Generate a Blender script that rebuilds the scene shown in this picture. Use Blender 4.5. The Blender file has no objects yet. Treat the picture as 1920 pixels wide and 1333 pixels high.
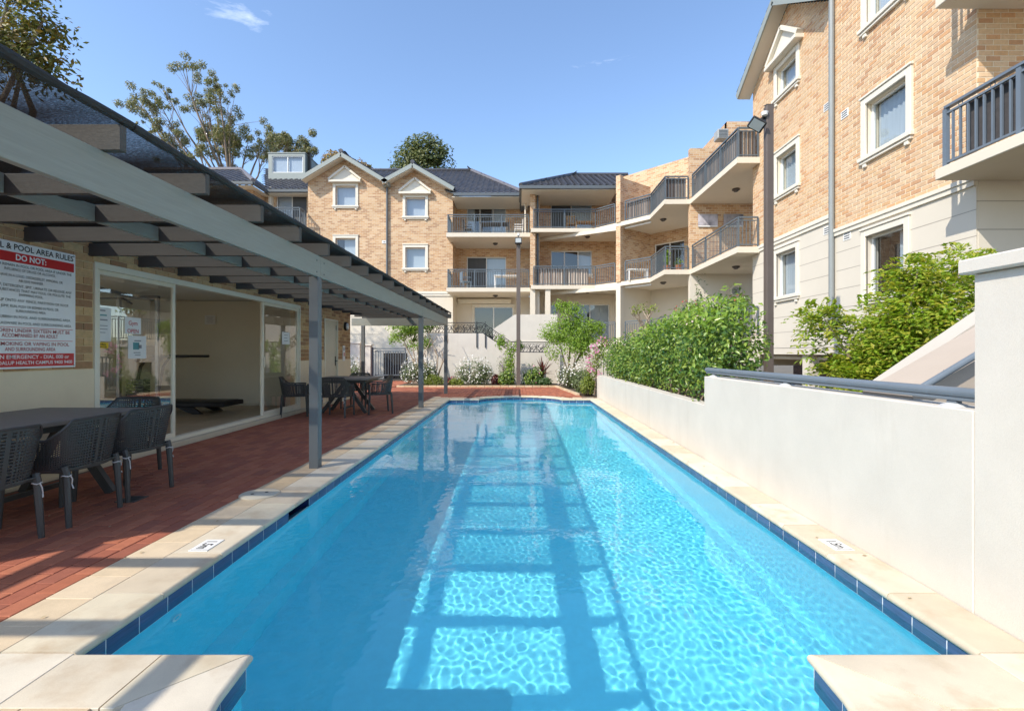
import bpy, bmesh, math, random
import numpy as np
from mathutils import Vector, Matrix, noise

SC = bpy.context.scene
COL = SC.collection
random.seed(7)
RNG = np.random.default_rng(7)

# ---------------------------------------------------------------- camera
F, CX, CY, CH = 907.0, 972.0, 661.0, 1.30        # focal length in photo pixels, vanishing point, eye height
cam = bpy.data.cameras.new('camera')
camo = bpy.data.objects.new('camera', cam)
COL.objects.link(camo)
cam.sensor_width = 36.0
cam.lens = F / 1920.0 * 36.0
cam.shift_x = (960.0 - CX) / 1920.0
cam.shift_y = (CY - 666.5) / 1920.0
cam.clip_end = 3000
camo.location = (0, 0, CH)
camo.rotation_euler = (math.radians(90), 0, 0)
SC.camera = camo

# ---------------------------------------------------------------- sky and sun
SUN = Vector((0.86, 0.73, -1.0)).normalized()     # direction the sunlight travels
SUN_EL = math.asin(-SUN.z)
world = bpy.data.worlds.new('World')
SC.world = world
world.use_nodes = True
wn = world.node_tree
bg = wn.nodes['Background']
sky = wn.nodes.new('ShaderNodeTexSky')
sky.sky_type = 'NISHITA'
sky.sun_disc = False
sky.sun_elevation = SUN_EL
sky.sun_rotation = math.atan2(-SUN.x, -SUN.y)
sky.air_density = 1.0
sky.dust_density = 0.6
sky.ozone_density = 3.0
# thin wisps of cirrus
tc = wn.nodes.new('ShaderNodeTexCoord')
mp = wn.nodes.new('ShaderNodeMapping'); mp.inputs['Scale'].default_value = (1.4, 1.4, 5.0); mp.inputs['Rotation'].default_value = (0.3, 0.5, 0.2)
nz = wn.nodes.new('ShaderNodeTexNoise'); nz.inputs['Scale'].default_value = 3.2; nz.inputs['Detail'].default_value = 9; nz.inputs['Roughness'].default_value = 0.62; nz.inputs['Distortion'].default_value = 0.6
cr = wn.nodes.new('ShaderNodeValToRGB'); cr.color_ramp.elements[0].position = 0.66; cr.color_ramp.elements[1].position = 0.95
cr.color_ramp.elements[0].color = (0, 0, 0, 1); cr.color_ramp.elements[1].color = (0.55, 0.55, 0.55, 1)
mx = wn.nodes.new('ShaderNodeMix'); mx.data_type = 'RGBA'
wn.links.new(tc.outputs['Generated'], mp.inputs['Vector']); wn.links.new(mp.outputs[0], nz.inputs['Vector'])
wn.links.new(nz.outputs['Fac'], cr.inputs[0]); wn.links.new(cr.outputs[0], mx.inputs[0])
wn.links.new(sky.outputs[0], mx.inputs[6]); mx.inputs[7].default_value = (8.0, 8.2, 8.6, 1)
wn.links.new(mx.outputs[2], bg.inputs['Color'])
bg.inputs['Strength'].default_value = 0.138

sun = bpy.data.lights.new('sun', 'SUN')
sun.energy = 2.42
sun.angle = math.radians(0.53)
sun.color = (1.0, 0.925, 0.80)
suno = bpy.data.objects.new('sun', sun)
COL.objects.link(suno)
suno.rotation_euler = SUN.to_track_quat('-Z', 'Y').to_euler()
suno.location = (-20, -20, 30)
sun.cycles.is_caustics_light = True               # lets the pool water focus the sunlight into real caustics

vs = SC.view_settings
vs.view_transform = 'Standard'; vs.look = 'None'; vs.exposure = 1.12; vs.gamma = 1.0; vs.use_curve_mapping = False
SC.cycles.use_denoising = True
SC.cycles.max_bounces = 12
SC.cycles.diffuse_bounces = 7
SC.cycles.glossy_bounces = 5
SC.cycles.transparent_max_bounces = 24
SC.cycles.sample_clamp_indirect = 6.0
SC.cycles.use_adaptive_sampling = True
SC.cycles.adaptive_threshold = 0.008

# ---------------------------------------------------------------- helpers
def W(px, py, d):
    """photo pixel at depth d -> point in the place"""
    return Vector(((px - CX) * d / F, d, CH - (py - CY) * d / F))

class MB:
    def __init__(s): s.v = []; s.f = []
    def poly(s, pts):
        n = len(s.v); s.v += [tuple(p) for p in pts]; s.f.append(tuple(range(n, n + len(pts)))); return s
    def box(s, x0, x1, y0, y1, z0, z1):
        n = len(s.v)
        s.v += [(x0,y0,z0),(x1,y0,z0),(x1,y1,z0),(x0,y1,z0),(x0,y0,z1),(x1,y0,z1),(x1,y1,z1),(x0,y1,z1)]
        s.f += [tuple(n + i for i in q) for q in ((0,3,2,1),(4,5,6,7),(0,1,5,4),(1,2,6,5),(2,3,7,6),(3,0,4,7))]
        return s
    def cbox(s, x0, x1, y0, y1, z0, z1, c=0.004):
        X = (x0, x1); Y = (y0, y1); Z = (z0, z1); n = len(s.v); idx = {}
        for i in (0,1):
            for j in (0,1):
                for k in (0,1):
                    sx = c if i == 0 else -c; sy = c if j == 0 else -c; sz = c if k == 0 else -c
                    idx[i,j,k,0] = len(s.v); s.v.append((X[i], Y[j]+sy, Z[k]+sz))
                    idx[i,j,k,1] = len(s.v); s.v.append((X[i]+sx, Y[j], Z[k]+sz))
                    idx[i,j,k,2] = len(s.v); s.v.append((X[i]+sx, Y[j]+sy, Z[k]))
        g = lambda *a: idx[a]
        for i in (0,1):
            q = [g(i,0,0,0), g(i,1,0,0), g(i,1,1,0), g(i,0,1,0)]; s.f.append(tuple(q if i else q[::-1]))
            q = [g(0,i,0,1), g(1,i,0,1), g(1,i,1,1), g(0,i,1,1)]; s.f.append(tuple(q[::-1] if i else q))
            q = [g(0,0,i,2), g(1,0,i,2), g(1,1,i,2), g(0,1,i,2)]; s.f.append(tuple(q if i else q[::-1]))
        def fl(q, flip): s.f.append(tuple(q[::-1] if flip else q))
        for a in (0,1):
            for b in (0,1):
                fl([g(0,a,b,1), g(1,a,b,1), g(1,a,b,2), g(0,a,b,2)], a != b)
                fl([g(a,0,b,2), g(a,1,b,2), g(a,1,b,0), g(a,0,b,0)], a != b)
                fl([g(a,b,0,0), g(a,b,1,0), g(a,b,1,1), g(a,b,0,1)], a != b)
        for i in (0,1):
            for j in (0,1):
                for k in (0,1):
                    s.f.append((g(i,j,k,0), g(i,j,k,1), g(i,j,k,2)))
        return s
    def bar(s, p0, p1, w, h=None, up=(0,0,1)):
        """box of section w x h along p0-p1 (h along up)"""
        h = h or w; p0 = Vector(p0); p1 = Vector(p1); t = (p1 - p0).normalized(); up = Vector(up)
        if abs(t.dot(up)) > 0.98: up = Vector((0, 1, 0))
        r = t.cross(up).normalized(); u = r.cross(t).normalized(); n = len(s.v)
        for p in (p0, p1):
            for a, b in ((-1,-1),(1,-1),(1,1),(-1,1)): s.v.append(tuple(p + r*(a*w/2) + u*(b*h/2)))
        s.f += [tuple(n + i for i in q) for q in ((0,1,2,3),(7,6,5,4),(0,4,5,1),(1,5,6,2),(2,6,7,3),(3,7,4,0))]
        return s
    def tube(s, pts, r, n=8, cap=True):
        pts = [Vector(p) for p in pts]; rs = r if isinstance(r, (list, tuple)) else [r]*len(pts)
        base = len(s.v); ref = None
        for i, p in enumerate(pts):
            t = (pts[min(i+1, len(pts)-1)] - pts[max(i-1, 0)]).normalized()
            if ref is None:
                ref = t.orthogonal().normalized()
            ref = (ref - t*ref.dot(t)); ref = ref.normalized() if ref.length > 1e-6 else t.orthogonal().normalized()
            b = t.cross(ref)
            for k in range(n):
                a = 2*math.pi*k/n; s.v.append(tuple(p + ref*(math.cos(a)*rs[i]) + b*(math.sin(a)*rs[i])))
        for i in range(len(pts)-1):
            for k in range(n):
                a = base+i*n+k; b_ = base+i*n+(k+1) % n
                s.f.append((a, b_, b_+n, a+n))
        if cap:
            s.f.append(tuple(base+k for k in range(n))[::-1]); e = base+(len(pts)-1)*n
            s.f.append(tuple(e+k for k in range(n)))
        return s
    def prism(s, pts, vec):
        """closed outline pts swept by vec"""
        n = len(s.v); m = len(pts); vec = Vector(vec)
        s.v += [tuple(p) for p in pts] + [tuple(Vector(p)+vec) for p in pts]
        s.f.append(tuple(range(n, n+m))[::-1]); s.f.append(tuple(range(n+m, n+2*m)))
        for i in range(m): s.f.append((n+i, n+(i+1) % m, n+m+(i+1) % m, n+m+i))
        return s
    def lathe(s, prof, c, n=20):
        b = len(s.v)
        for r, z in prof:
            for k in range(n):
                a = 2*math.pi*k/n; s.v.append((c[0]+r*math.cos(a), c[1]+r*math.sin(a), c[2]+z))
        for i in range(len(prof)-1):
            for k in range(n):
                s.f.append((b+i*n+k, b+i*n+(k+1) % n, b+(i+1)*n+(k+1) % n, b+(i+1)*n+k))
        s.f.append(tuple(b+k for k in range(n))[::-1]); s.f.append(tuple(b+(len(prof)-1)*n+k for k in range(n)))
        return s
    def xf(s, mat, start=0):
        for i in range(start, len(s.v)): s.v[i] = tuple(mat @ Vector(s.v[i]))
        return s
    def mesh(s, name, mat=None, smooth=False, recalc=True):
        me = bpy.data.meshes.new(name); me.from_pydata(s.v, [], s.f)
        if recalc:
            bm = bmesh.new(); bm.from_mesh(me); bmesh.ops.recalc_face_normals(bm, faces=bm.faces); bm.to_mesh(me); bm.free()
        if smooth:
            me.polygons.foreach_set('use_smooth', [True]*len(me.polygons))
            if smooth != 'all':
                me.set_sharp_from_angle(angle=math.radians(40))
        if mat is not None: me.materials.append(mat)
        return me
    def build(s, name, mat, parent=None, smooth=False, recalc=True, **k):
        return obj(name, s.mesh(name, mat, smooth, recalc), parent, **k)

def tag(o, label=None, cat=None, group=None, kind=None):
    if label: o['label'] = label
    if cat: o['category'] = cat
    if group: o['group'] = group
    if kind: o['kind'] = kind
    return o
def obj(name, data, parent=None, loc=None, rotz=None, **k):
    o = bpy.data.objects.new(name, data); COL.objects.link(o)
    if parent is not None: o.parent = parent
    if loc is not None: o.location = loc
    if rotz is not None: o.rotation_euler = (0, 0, rotz)
    return tag(o, **k)
def thing(name, label, cat, loc=(0,0,0), rotz=0, group=None):
    """an Empty at the thing's base that parents its parts"""
    return obj(name, None, None, loc, rotz, label=label, cat=cat, group=group)
def copy_tree(o, parent=None):
    c = o.copy(); COL.objects.link(c); c.parent = parent
    for ch in list(o.children): copy_tree(ch, c)
    return c
def pieces(parent, name, items, limit=300, rest='stuff', eye=(0, 0, 1.3), inview=None):
    """items: (mesh, Matrix). The ones that show largest become objects, the others one joined part."""
    def size(it):
        p = it[1].translation; d = p - Vector(eye)
        if d.y < 0.3: return -1
        px = CX + F*d.x/d.y; py = CY - F*d.z/d.y
        if not (-60 < px < 1980 and -60 < py < 1400): return -1
        return 1.0/d.length
    if len(items) > limit:
        items = sorted(items, key=size, reverse=True)
    for me, mt in items[:limit]:
        o = obj(name, me, parent); o.matrix_local = mt
    if len(items) > limit:
        vs_, fs, off = [], [], 0; cache = {}
        for me, mt in items[limit:]:
            if me.name not in cache:
                co = np.empty(len(me.vertices)*3); me.vertices.foreach_get('co', co)
                cache[me.name] = (co.reshape(-1, 3), [tuple(p.vertices) for p in me.polygons])
            co, pf = cache[me.name]
            m = np.array(mt); w = co @ m[:3, :3].T + m[:3, 3]
            vs_.append(w); fs += [tuple(i+off for i in f) for f in pf]; off += len(co)
        me2 = bpy.data.meshes.new(name + '_field'); me2.from_pydata(np.concatenate(vs_).tolist(), [], fs)
        me2.materials.append(items[0][0].materials[0])
        obj(name + '_field', me2, parent, kind='stuff')
def T(x, y, z, sx=1, sy=1, sz=1, rz=0):
    return Matrix.Translation((x, y, z)) @ Matrix.Rotation(rz, 4, 'Z') @ Matrix.Diagonal((sx, sy, sz, 1))

# ---------------------------------------------------------------- materials
MATS = {}
def lnk(nt, a, b): nt.links.new(a, b)
def rnd_value(nt):
    """a random number for each piece, whether it is an object of its own or joined into a field"""
    oi = nt.nodes.new('ShaderNodeObjectInfo'); ge = nt.nodes.new('ShaderNodeNewGeometry')
    ad = nt.nodes.new('ShaderNodeMath'); ad.operation = 'ADD'; fr = nt.nodes.new('ShaderNodeMath'); fr.operation = 'FRACT'
    lnk(nt, oi.outputs['Random'], ad.inputs[0]); lnk(nt, ge.outputs['Random Per Island'], ad.inputs[1]); lnk(nt, ad.outputs[0], fr.inputs[0])
    return fr.outputs[0]
def noise_node(nt, scale, detail=4, rough=0.55, vec=None, stretch=None):
    ge = nt.nodes.new('ShaderNodeNewGeometry'); n = nt.nodes.new('ShaderNodeTexNoise')
    n.inputs['Scale'].default_value = scale; n.inputs['Detail'].default_value = detail; n.inputs['Roughness'].default_value = rough
    src = vec or ge.outputs['Position']
    if stretch:
        m = nt.nodes.new('ShaderNodeMapping'); m.inputs['Scale'].default_value = stretch; lnk(nt, src, m.inputs['Vector']); src = m.outputs[0]
    lnk(nt, src, n.inputs['Vector'])
    return n.outputs['Fac']
def ramp(nt, fac, stops, interp='LINEAR'):
    r = nt.nodes.new('ShaderNodeValToRGB'); r.color_ramp.interpolation = interp
    e = r.color_ramp.elements
    while len(e) < len(stops): e.new(0.5)
    for k, (p, c) in enumerate(stops): e[k].position = p; e[k].color = (*c, 1)
    lnk(nt, fac, r.inputs[0]); return r.outputs[0]
def mixc(nt, fac, a, b, mode='MIX'):
    m = nt.nodes.new('ShaderNodeMix'); m.data_type = 'RGBA'; m.blend_type = mode
    for s_, i in ((fac, 0), (a, 6), (b, 7)):
        if isinstance(s_, (int, float)): m.inputs[i].default_value = s_
        elif isinstance(s_, tuple): m.inputs[i].default_value = (*s_, 1)
        else: lnk(nt, s_, m.inputs[i])
    return m.outputs[2]
def M(name, col=(0.5,0.5,0.5), rough=0.6, var=0.15, vscale=6.0, rnd=None, bump=0.0, bscale=80.0, bdist=0.01, metal=0.0, spec=0.5,
      stain=None, stain_scale=2.0, stain_pos=(0.5, 0.75), stretch=None, coat=0.0, trans=None, fine=0.0, broad=0.0, stain_stretch=None):
    if name in MATS: return MATS[name]
    m = bpy.data.materials.new(name); m.use_nodes = True; nt = m.node_tree; b = nt.nodes['Principled BSDF']; MATS[name] = m
    c = None
    if rnd:
        n = len(rnd); c = ramp(nt, rnd_value(nt), [(i/n, k) for i, k in enumerate(rnd)], 'CONSTANT')
    else:
        c = tuple(col)
    if var:
        nf = noise_node(nt, vscale, 5, 0.6, stretch=stretch)
        sh = ramp(nt, nf, [(0.25, (1-var,)*3), (0.75, (1+var,)*3)])
        c = mixc(nt, 1.0, c, sh, 'MULTIPLY')
    if fine:
        nf = noise_node(nt, 260, 2, 0.6)
        c = mixc(nt, 1.0, c, ramp(nt, nf, [(0.3, (1-fine,)*3), (0.7, (1+fine,)*3)]), 'MULTIPLY')
    if broad:
        nf = noise_node(nt, 0.55, 5, 0.6)
        c = mixc(nt, 1.0, c, ramp(nt, nf, [(0.3, (1-broad,)*3), (0.7, (1+broad,)*3)]), 'MULTIPLY')
    if stain:
        nf = noise_node(nt, stain_scale, 6, 0.65, stretch=stain_stretch)
        f = ramp(nt, nf, [(stain_pos[0], (0,0,0)), (stain_pos[1], (1,1,1))])
        c = mixc(nt, f, c, tuple(stain))
    if isinstance(c, tuple): b.inputs['Base Color'].default_value = (*c, 1)
    else: lnk(nt, c, b.inputs['Base Color'])
    b.inputs['Roughness'].default_value = rough; b.inputs['Metallic'].default_value = metal
    b.inputs['Specular IOR Level'].default_value = spec
    if coat: b.inputs['Coat Weight'].default_value = coat
    if bump:
        bp = nt.nodes.new('ShaderNodeBump'); bp.inputs['Strength'].default_value = bump; bp.inputs['Distance'].default_value = bdist
        lnk(nt, noise_node(nt, bscale, 4, 0.6, stretch=stretch), bp.inputs['Height']); lnk(nt, bp.outputs[0], b.inputs['Normal'])
    return m
def wall_uv(nt):
    """(distance along the wall, height) for a vertical wall of any direction"""
    ge = nt.nodes.new('ShaderNodeNewGeometry')
    cx = nt.nodes.new('ShaderNodeVectorMath'); cx.operation = 'CROSS_PRODUCT'; cx.inputs[1].default_value = (0,0,1); lnk(nt, ge.outputs['True Normal'], cx.inputs[0])
    dt = nt.nodes.new('ShaderNodeVectorMath'); dt.operation = 'DOT_PRODUCT'; lnk(nt, cx.outputs[0], dt.inputs[0]); lnk(nt, ge.outputs['Position'], dt.inputs[1])
    sp = nt.nodes.new('ShaderNodeSeparateXYZ'); lnk(nt, ge.outputs['Position'], sp.inputs[0])
    cb = nt.nodes.new('ShaderNodeCombineXYZ'); lnk(nt, dt.outputs['Value'], cb.inputs[0]); lnk(nt, sp.outputs[2], cb.inputs[1])
    return cb.outputs[0]
BRICKS = [(0.60,0.38,0.21), (0.55,0.32,0.165), (0.62,0.42,0.25), (0.48,0.27,0.14), (0.64,0.45,0.28), (0.58,0.35,0.185), (0.43,0.24,0.13), (0.61,0.40,0.23), (0.64,0.43,0.25), (0.50,0.29,0.16)]
MORTAR = (0.66, 0.55, 0.40)
def brick_tex(name, bricks=BRICKS, mortar=MORTAR, bw=0.24, bh=0.086, ms=0.009, rough=0.85, depth=0.006):
    if name in MATS: return MATS[name]
    m = bpy.data.materials.new(name); m.use_nodes = True; nt = m.node_tree; b = nt.nodes['Principled BSDF']; MATS[name] = m
    br = nt.nodes.new('ShaderNodeTexBrick')
    br.inputs['Color1'].default_value = (0,0,0,1); br.inputs['Color2'].default_value = (1,1,1,1); br.inputs['Mortar'].default_value = (0.5,0.5,0.5,1)
    br.inputs['Scale'].default_value = 1.0; br.inputs['Mortar Size'].default_value = ms; br.inputs['Mortar Smooth'].default_value = 0.15
    br.inputs['Brick Width'].default_value = bw; br.inputs['Row Height'].default_value = bh; br.inputs['Bias'].default_value = 0.0
    lnk(nt, wall_uv(nt), br.inputs['Vector'])
    n = len(bricks); c = ramp(nt, br.outputs['Color'], [((i+0.0)/n, k) for i, k in enumerate(bricks)], 'CONSTANT')
    c = mixc(nt, 1.0, c, ramp(nt, noise_node(nt, 30, 4), [(0.25,(0.85,)*3), (0.75,(1.15,)*3)]), 'MULTIPLY')
    c = mixc(nt, br.outputs['Fac'], c, mortar)
    c = mixc(nt, 1.0, c, ramp(nt, noise_node(nt, 0.45, 6, 0.62), [(0.3,(0.86,0.85,0.84)), (0.7,(1.06,1.06,1.06))]), 'MULTIPLY')
    lnk(nt, c, b.inputs['Base Color']); b.inputs['Roughness'].default_value = rough
    bp = nt.nodes.new('ShaderNodeBump'); bp.inputs['Distance'].default_value = depth; bp.invert = True
    lnk(nt, br.outputs['Fac'], bp.inputs['Height']); lnk(nt, bp.outputs[0], b.inputs['Normal'])
    return m
def glass_mat(name, tint=(0.93,0.96,0.95), ior=1.52, extra=0.0):
    """a thin pane: clear, with the mirror image that its angle gives"""
    if name in MATS: return MATS[name]
    m = bpy.data.materials.new(name); m.use_nodes = True; nt = m.node_tree; nt.nodes.clear(); MATS[name] = m
    o = nt.nodes.new('ShaderNodeOutputMaterial'); t = nt.nodes.new('ShaderNodeBsdfTransparent'); t.inputs[0].default_value = (*tint, 1)
    g = nt.nodes.new('ShaderNodeBsdfGlossy'); g.inputs['Roughness'].default_value = 0.0
    ge = nt.nodes.new('ShaderNodeNewGeometry'); dt = nt.nodes.new('ShaderNodeVectorMath'); dt.operation = 'DOT_PRODUCT'
    lnk(nt, ge.outputs['Incoming'], dt.inputs[0]); lnk(nt, ge.outputs['Normal'], dt.inputs[1])
    ab = nt.nodes.new('ShaderNodeMath'); ab.operation = 'ABSOLUTE'; lnk(nt, dt.outputs['Value'], ab.inputs[0])
    om = nt.nodes.new('ShaderNodeMath'); om.operation = 'SUBTRACT'; om.inputs[0].default_value = 1.0; lnk(nt, ab.outputs[0], om.inputs[1])
    pw_ = nt.nodes.new('ShaderNodeMath'); pw_.operation = 'POWER'; pw_.inputs[1].default_value = 5.0; lnk(nt, om.outputs[0], pw_.inputs[0])
    f0 = 2*((ior-1)/(ior+1))**2 + extra               # both faces of the pane reflect
    ad = nt.nodes.new('ShaderNodeMath'); ad.operation = 'MULTIPLY_ADD'; ad.inputs[1].default_value = 1-f0; ad.inputs[2].default_value = f0; ad.use_clamp = True
    lnk(nt, pw_.outputs[0], ad.inputs[0])
    mx = nt.nodes.new('ShaderNodeMixShader'); lnk(nt, ad.outputs[0], mx.inputs[0]); lnk(nt, t.outputs[0], mx.inputs[1]); lnk(nt, g.outputs[0], mx.inputs[2]); lnk(nt, mx.outputs[0], o.inputs[0])
    return m
def leaf_mat(name, cols, rough=0.45, trans=0.35):
    if name in MATS: return MATS[name]
    m = bpy.data.materials.new(name); m.use_nodes = True; nt = m.node_tree; b = nt.nodes['Principled BSDF']; MATS[name] = m
    n = len(cols); c = ramp(nt, rnd_value(nt), [(i/n, k) for i, k in enumerate(cols)], 'LINEAR')
    lnk(nt, c, b.inputs['Base Color']); b.inputs['Roughness'].default_value = rough; b.inputs['Specular IOR Level'].default_value = 0.4
    tr = nt.nodes.new('ShaderNodeBsdfTranslucent'); lnk(nt, mixc(nt, 1.0, c, (1.25, 1.3, 0.55), 'MULTIPLY'), tr.inputs[0])
    mx = nt.nodes.new('ShaderNodeMixShader'); mx.inputs[0].default_value = trans
    out = nt.nodes['Material Output']; lnk(nt, b.outputs[0], mx.inputs[1]); lnk(nt, tr.outputs[0], mx.inputs[2]); lnk(nt, mx.outputs[0], out.inputs[0])
    return m
def text_mesh(name, body, size, mat, bold=0.0, align='CENTER', xscale=1.0, depth=0.0):
    cu = bpy.data.curves.new(name, 'FONT'); cu.body = body; cu.size = size; cu.align_x = align; cu.align_y = 'CENTER'; cu.offset = bold; cu.extrude = depth
    cu.resolution_u = 3
    tmp = bpy.data.objects.new(name, cu); COL.objects.link(tmp)
    dg = bpy.context.evaluated_depsgraph_get(); me = bpy.data.meshes.new_from_object(tmp.evaluated_get(dg))
    bpy.data.objects.remove(tmp); bpy.data.curves.remove(cu)
    if xscale != 1.0: me.transform(Matrix.Diagonal((xscale, 1, 1, 1)))
    me.materials.clear(); me.materials.append(mat); me.name = name
    return me

# ---------------------------------------------------------------- pool
PL, PR, PN, PF = -1.92, 1.995, 2.10, 13.5           # left, right, near and far inner edges of the coping
PCX = 0.05
NB = 1.5                                             # depth of the near bay, extended unseen so sun reaches the floor
WATER_Z = -0.095
def pool_outline():
    """closed inner edge, anticlockwise from the near left shoulder; Roman ends at both short sides"""
    pts = [(PL, PN)]
    n = 18
    for i in range(n+1):                             # near bay
        a = math.pi*i/n; pts.append((PCX - 1.2*math.cos(a), PN - NB*math.sin(a)))
    pts.append((PR, PN)); pts.append((PR, PF))
    for i in range(n+1):                             # far bay
        a = math.pi*i/n; pts.append((PCX + 1.15*math.cos(a), PF + 0.9*math.sin(a)))
    pts.append((PL, PF))
    return pts
def offset_outline(pts, d):
    """push a closed outline outwards by d"""
    out = []; n = len(pts)
    for i in range(n):
        p0 = Vector(pts[i-1]); p = Vector(pts[i]); p1 = Vector(pts[(i+1) % n])
        e0 = (p - p0).normalized(); e1 = (p1 - p).normalized()
        n0 = Vector((e0.y, -e0.x)); n1 = Vector((e1.y, -e1.x)); b = n0 + n1
        if b.length < 1e-3: b = n0.copy()
        b.normalize(); k = max(0.35, b.dot(n0))
        out.append(tuple(p + b*(d/k)))
    return out
OUT = pool_outline()
M_PLASTER = M('pool_plaster', (0.17, 0.76, 0.90), 0.75, var=0.05, vscale=14, fine=0.10)
M_COPING = M('coping_stone', rnd=[(0.64,0.555,0.42), (0.60,0.50,0.36), (0.66,0.585,0.46), (0.58,0.485,0.355), (0.65,0.565,0.41)], rough=0.75, broad=0.06, var=0.10, vscale=5, fine=0.06,
             stain=(0.44,0.31,0.18), stain_scale=3.2, stain_pos=(0.52, 0.85), bump=0.25, bscale=120, bdist=0.002)
M_TANPAVER = M('tan_paver', rnd=[(0.60,0.47,0.31), (0.56,0.42,0.26), (0.63,0.50,0.34), (0.54,0.41,0.27)], rough=0.85, var=0.10, vscale=9, fine=0.10, bump=0.3, bscale=200, bdist=0.002)
M_JOINT = M('sand_joint', (0.20,0.14,0.10), 0.95, var=0.2, vscale=40)

M_TILE = M('pool_tile', rnd=[(0.06,0.095,0.20), (0.07,0.105,0.22), (0.055,0.085,0.185), (0.07,0.11,0.205)], rough=0.22, var=0.35, vscale=26, stretch=(0.25,0.25,6), bump=0.12, bscale=40, bdist=0.002, spec=0.6)
M_GROUT = M('pale_grout', (0.8,0.8,0.8), 0.8, var=0.1)

shell = thing('swimming_pool', 'long blue lap pool with pale stone coping and navy waterline tiles', 'pool')
wall_o = offset_outline(OUT, 0.035)
grout_o = offset_outline(OUT, 0.0210)
FLOOR_Z = -1.40
n = len(wall_o)
mb = MB()
lo = [(x, y, FLOOR_Z) for x, y in wall_o]
mid = [(x, y, -0.195) for x, y in wall_o]
for i in range(n):
    j = (i+1) % n
    mb.poly([lo[i], lo[j], mid[j], mid[i]])
w_ = mb.build('pool_wall', M_PLASTER, shell, recalc=False); w_.cycles.is_caustics_receiver = True
# gently dished floor, as one sheet
fl = MB(); fl.poly(lo)
f_ = fl.build('pool_floor', M_PLASTER, shell, recalc=False); f_.cycles.is_caustics_receiver = True
# fillet between wall and floor, and a narrow ledge along the long walls
lg = MB()
for x0, x1 in ((PL-0.034, PL+0.10), (PR-0.07, PR+0.034)):
    lg.prism([(x0, PN+0.02, -1.10), (x1, PN+0.02, -1.14), (x1, PN+0.02, FLOOR_Z+0.001), (x0, PN+0.02, FLOOR_Z+0.001)], (0, PF-PN-0.04, 0))
l_ = lg.build('ledge', M_PLASTER, shell); l_.cycles.is_caustics_receiver = True
# grout backing behind the tiles, with the skimmer mouth left open
gb = MB()
def walk(pts, step):
    """points and tangents along a closed outline, restarted at every sharp corner"""
    segs = []; cur = [Vector(pts[0])]
    m = len(pts)
    for i in range(1, m+1):
        p = Vector(pts[i % m]); cur.append(p)
        a = (cur[-1]-cur[-2]).normalized(); b = (Vector(pts[(i+1) % m]) - p).normalized()
        if a.dot(b) < 0.9 or i == m:
            segs.append(cur); cur = [p]
    res = []
    for s_ in segs:
        L = [0.0]
        for k in range(1, len(s_)): L.append(L[-1] + (s_[k]-s_[k-1]).length)
        q = max(1, round(L[-1]/step)); 
        def at(t):
            for k in range(1, len(s_)):
                if t <= L[k] + 1e-9:
                    f = (t-L[k-1])/(L[k]-L[k-1]); return s_[k-1].lerp(s_[k], f)
            return s_[-1]
        for k in range(q): res.append((at(L[-1]*k/q), at(L[-1]*(k+0.5)/q), at(L[-1]*(k+1)/q), len(s_) > 3))
    return res
go = grout_o
SK0, SK1 = 4.084, 4.484                                # skimmer mouth along the left wall
for i in range(n):
    j = (i+1) % n; a, b = go[i], go[j]
    if abs(a[0]-b[0]) < 1e-3 and a[0] < 0:           # left wall runs from far to near
        gb.poly([(a[0], a[1], -0.20), (a[0], SK1, -0.20), (a[0], SK1, -0.02), (a[0], a[1], -0.02)])
        gb.poly([(a[0], SK0, -0.20), (b[0], b[1], -0.20), (b[0], b[1], -0.02), (a[0], SK0, -0.02)])
    else:
        gb.poly([(a[0], a[1], -0.20), (b[0], b[1], -0.20), (b[0], b[1], -0.02), (a[0], a[1], -0.02)])
for i in range(n):                                   # little lip under the tiles
    j = (i+1) % n
    gb.poly([(*go[i], -0.20), (*wall_o[i], -0.195), (*wall_o[j], -0.195), (*go[j], -0.20)])
g_ = gb.build('grout', M_GROUT, shell, recalc=False); g_.cycles.is_caustics_receiver = True
tiles = []
tile_cache = {}
for p0, pm, p1, curved in walk(offset_outline(OUT, 0.025), 0.20):
    if p0.x < -1.8 and p1.x < -1.8 and SK0 < pm.y < SK1: continue
    L = (p1-p0).length; key = round(L, 3)
    if key not in tile_cache:
        me = MB().cbox(-L/2+0.003, L/2-0.003, -0.006, 0.006, -0.084, 0.084, 0.0015).mesh('waterline_tile', M_TILE); tile_cache[key] = me
    t = p1-p0; c = (p0+p1)/2
    tiles.append((tile_cache[key], T(c.x, c.y, -0.108, rz=math.atan2(t.y, t.x))))
pieces(shell, 'waterline_tile', tiles, 300)
for o in list(shell.children):
    if o.name.startswith('waterline_tile'): o.cycles.is_caustics_receiver = True
# skimmer throat
M_NAVY = M('navy_plastic', (0.01,0.025,0.10), 0.4, var=0.0)
mb = MB(); X = PL-0.027
mb.poly([(X,SK0,-0.2),(X-0.25,SK0,-0.2),(X-0.25,SK0,-0.02),(X,SK0,-0.02)]); mb.poly([(X,SK1,-0.2),(X-0.25,SK1,-0.2),(X-0.25,SK1,-0.02),(X,SK1,-0.02)])
mb.poly([(X-0.25,SK0,-0.2),(X-0.25,SK1,-0.2),(X-0.25,SK1,-0.02),(X-0.25,SK0,-0.02)]); mb.poly([(X,SK0,-0.2),(X,SK1,-0.2),(X-0.25,SK1,-0.2),(X-0.25,SK0,-0.2)])
mb.build('skimmer_mouth', M_NAVY, shell, recalc=False)
MB().tube([(X+0.012, 12.0, -0.07), (X-0.02, 12.0, -0.07)], 0.03, 12).build('skimmer_mouth', M_NAVY, shell)
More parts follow.
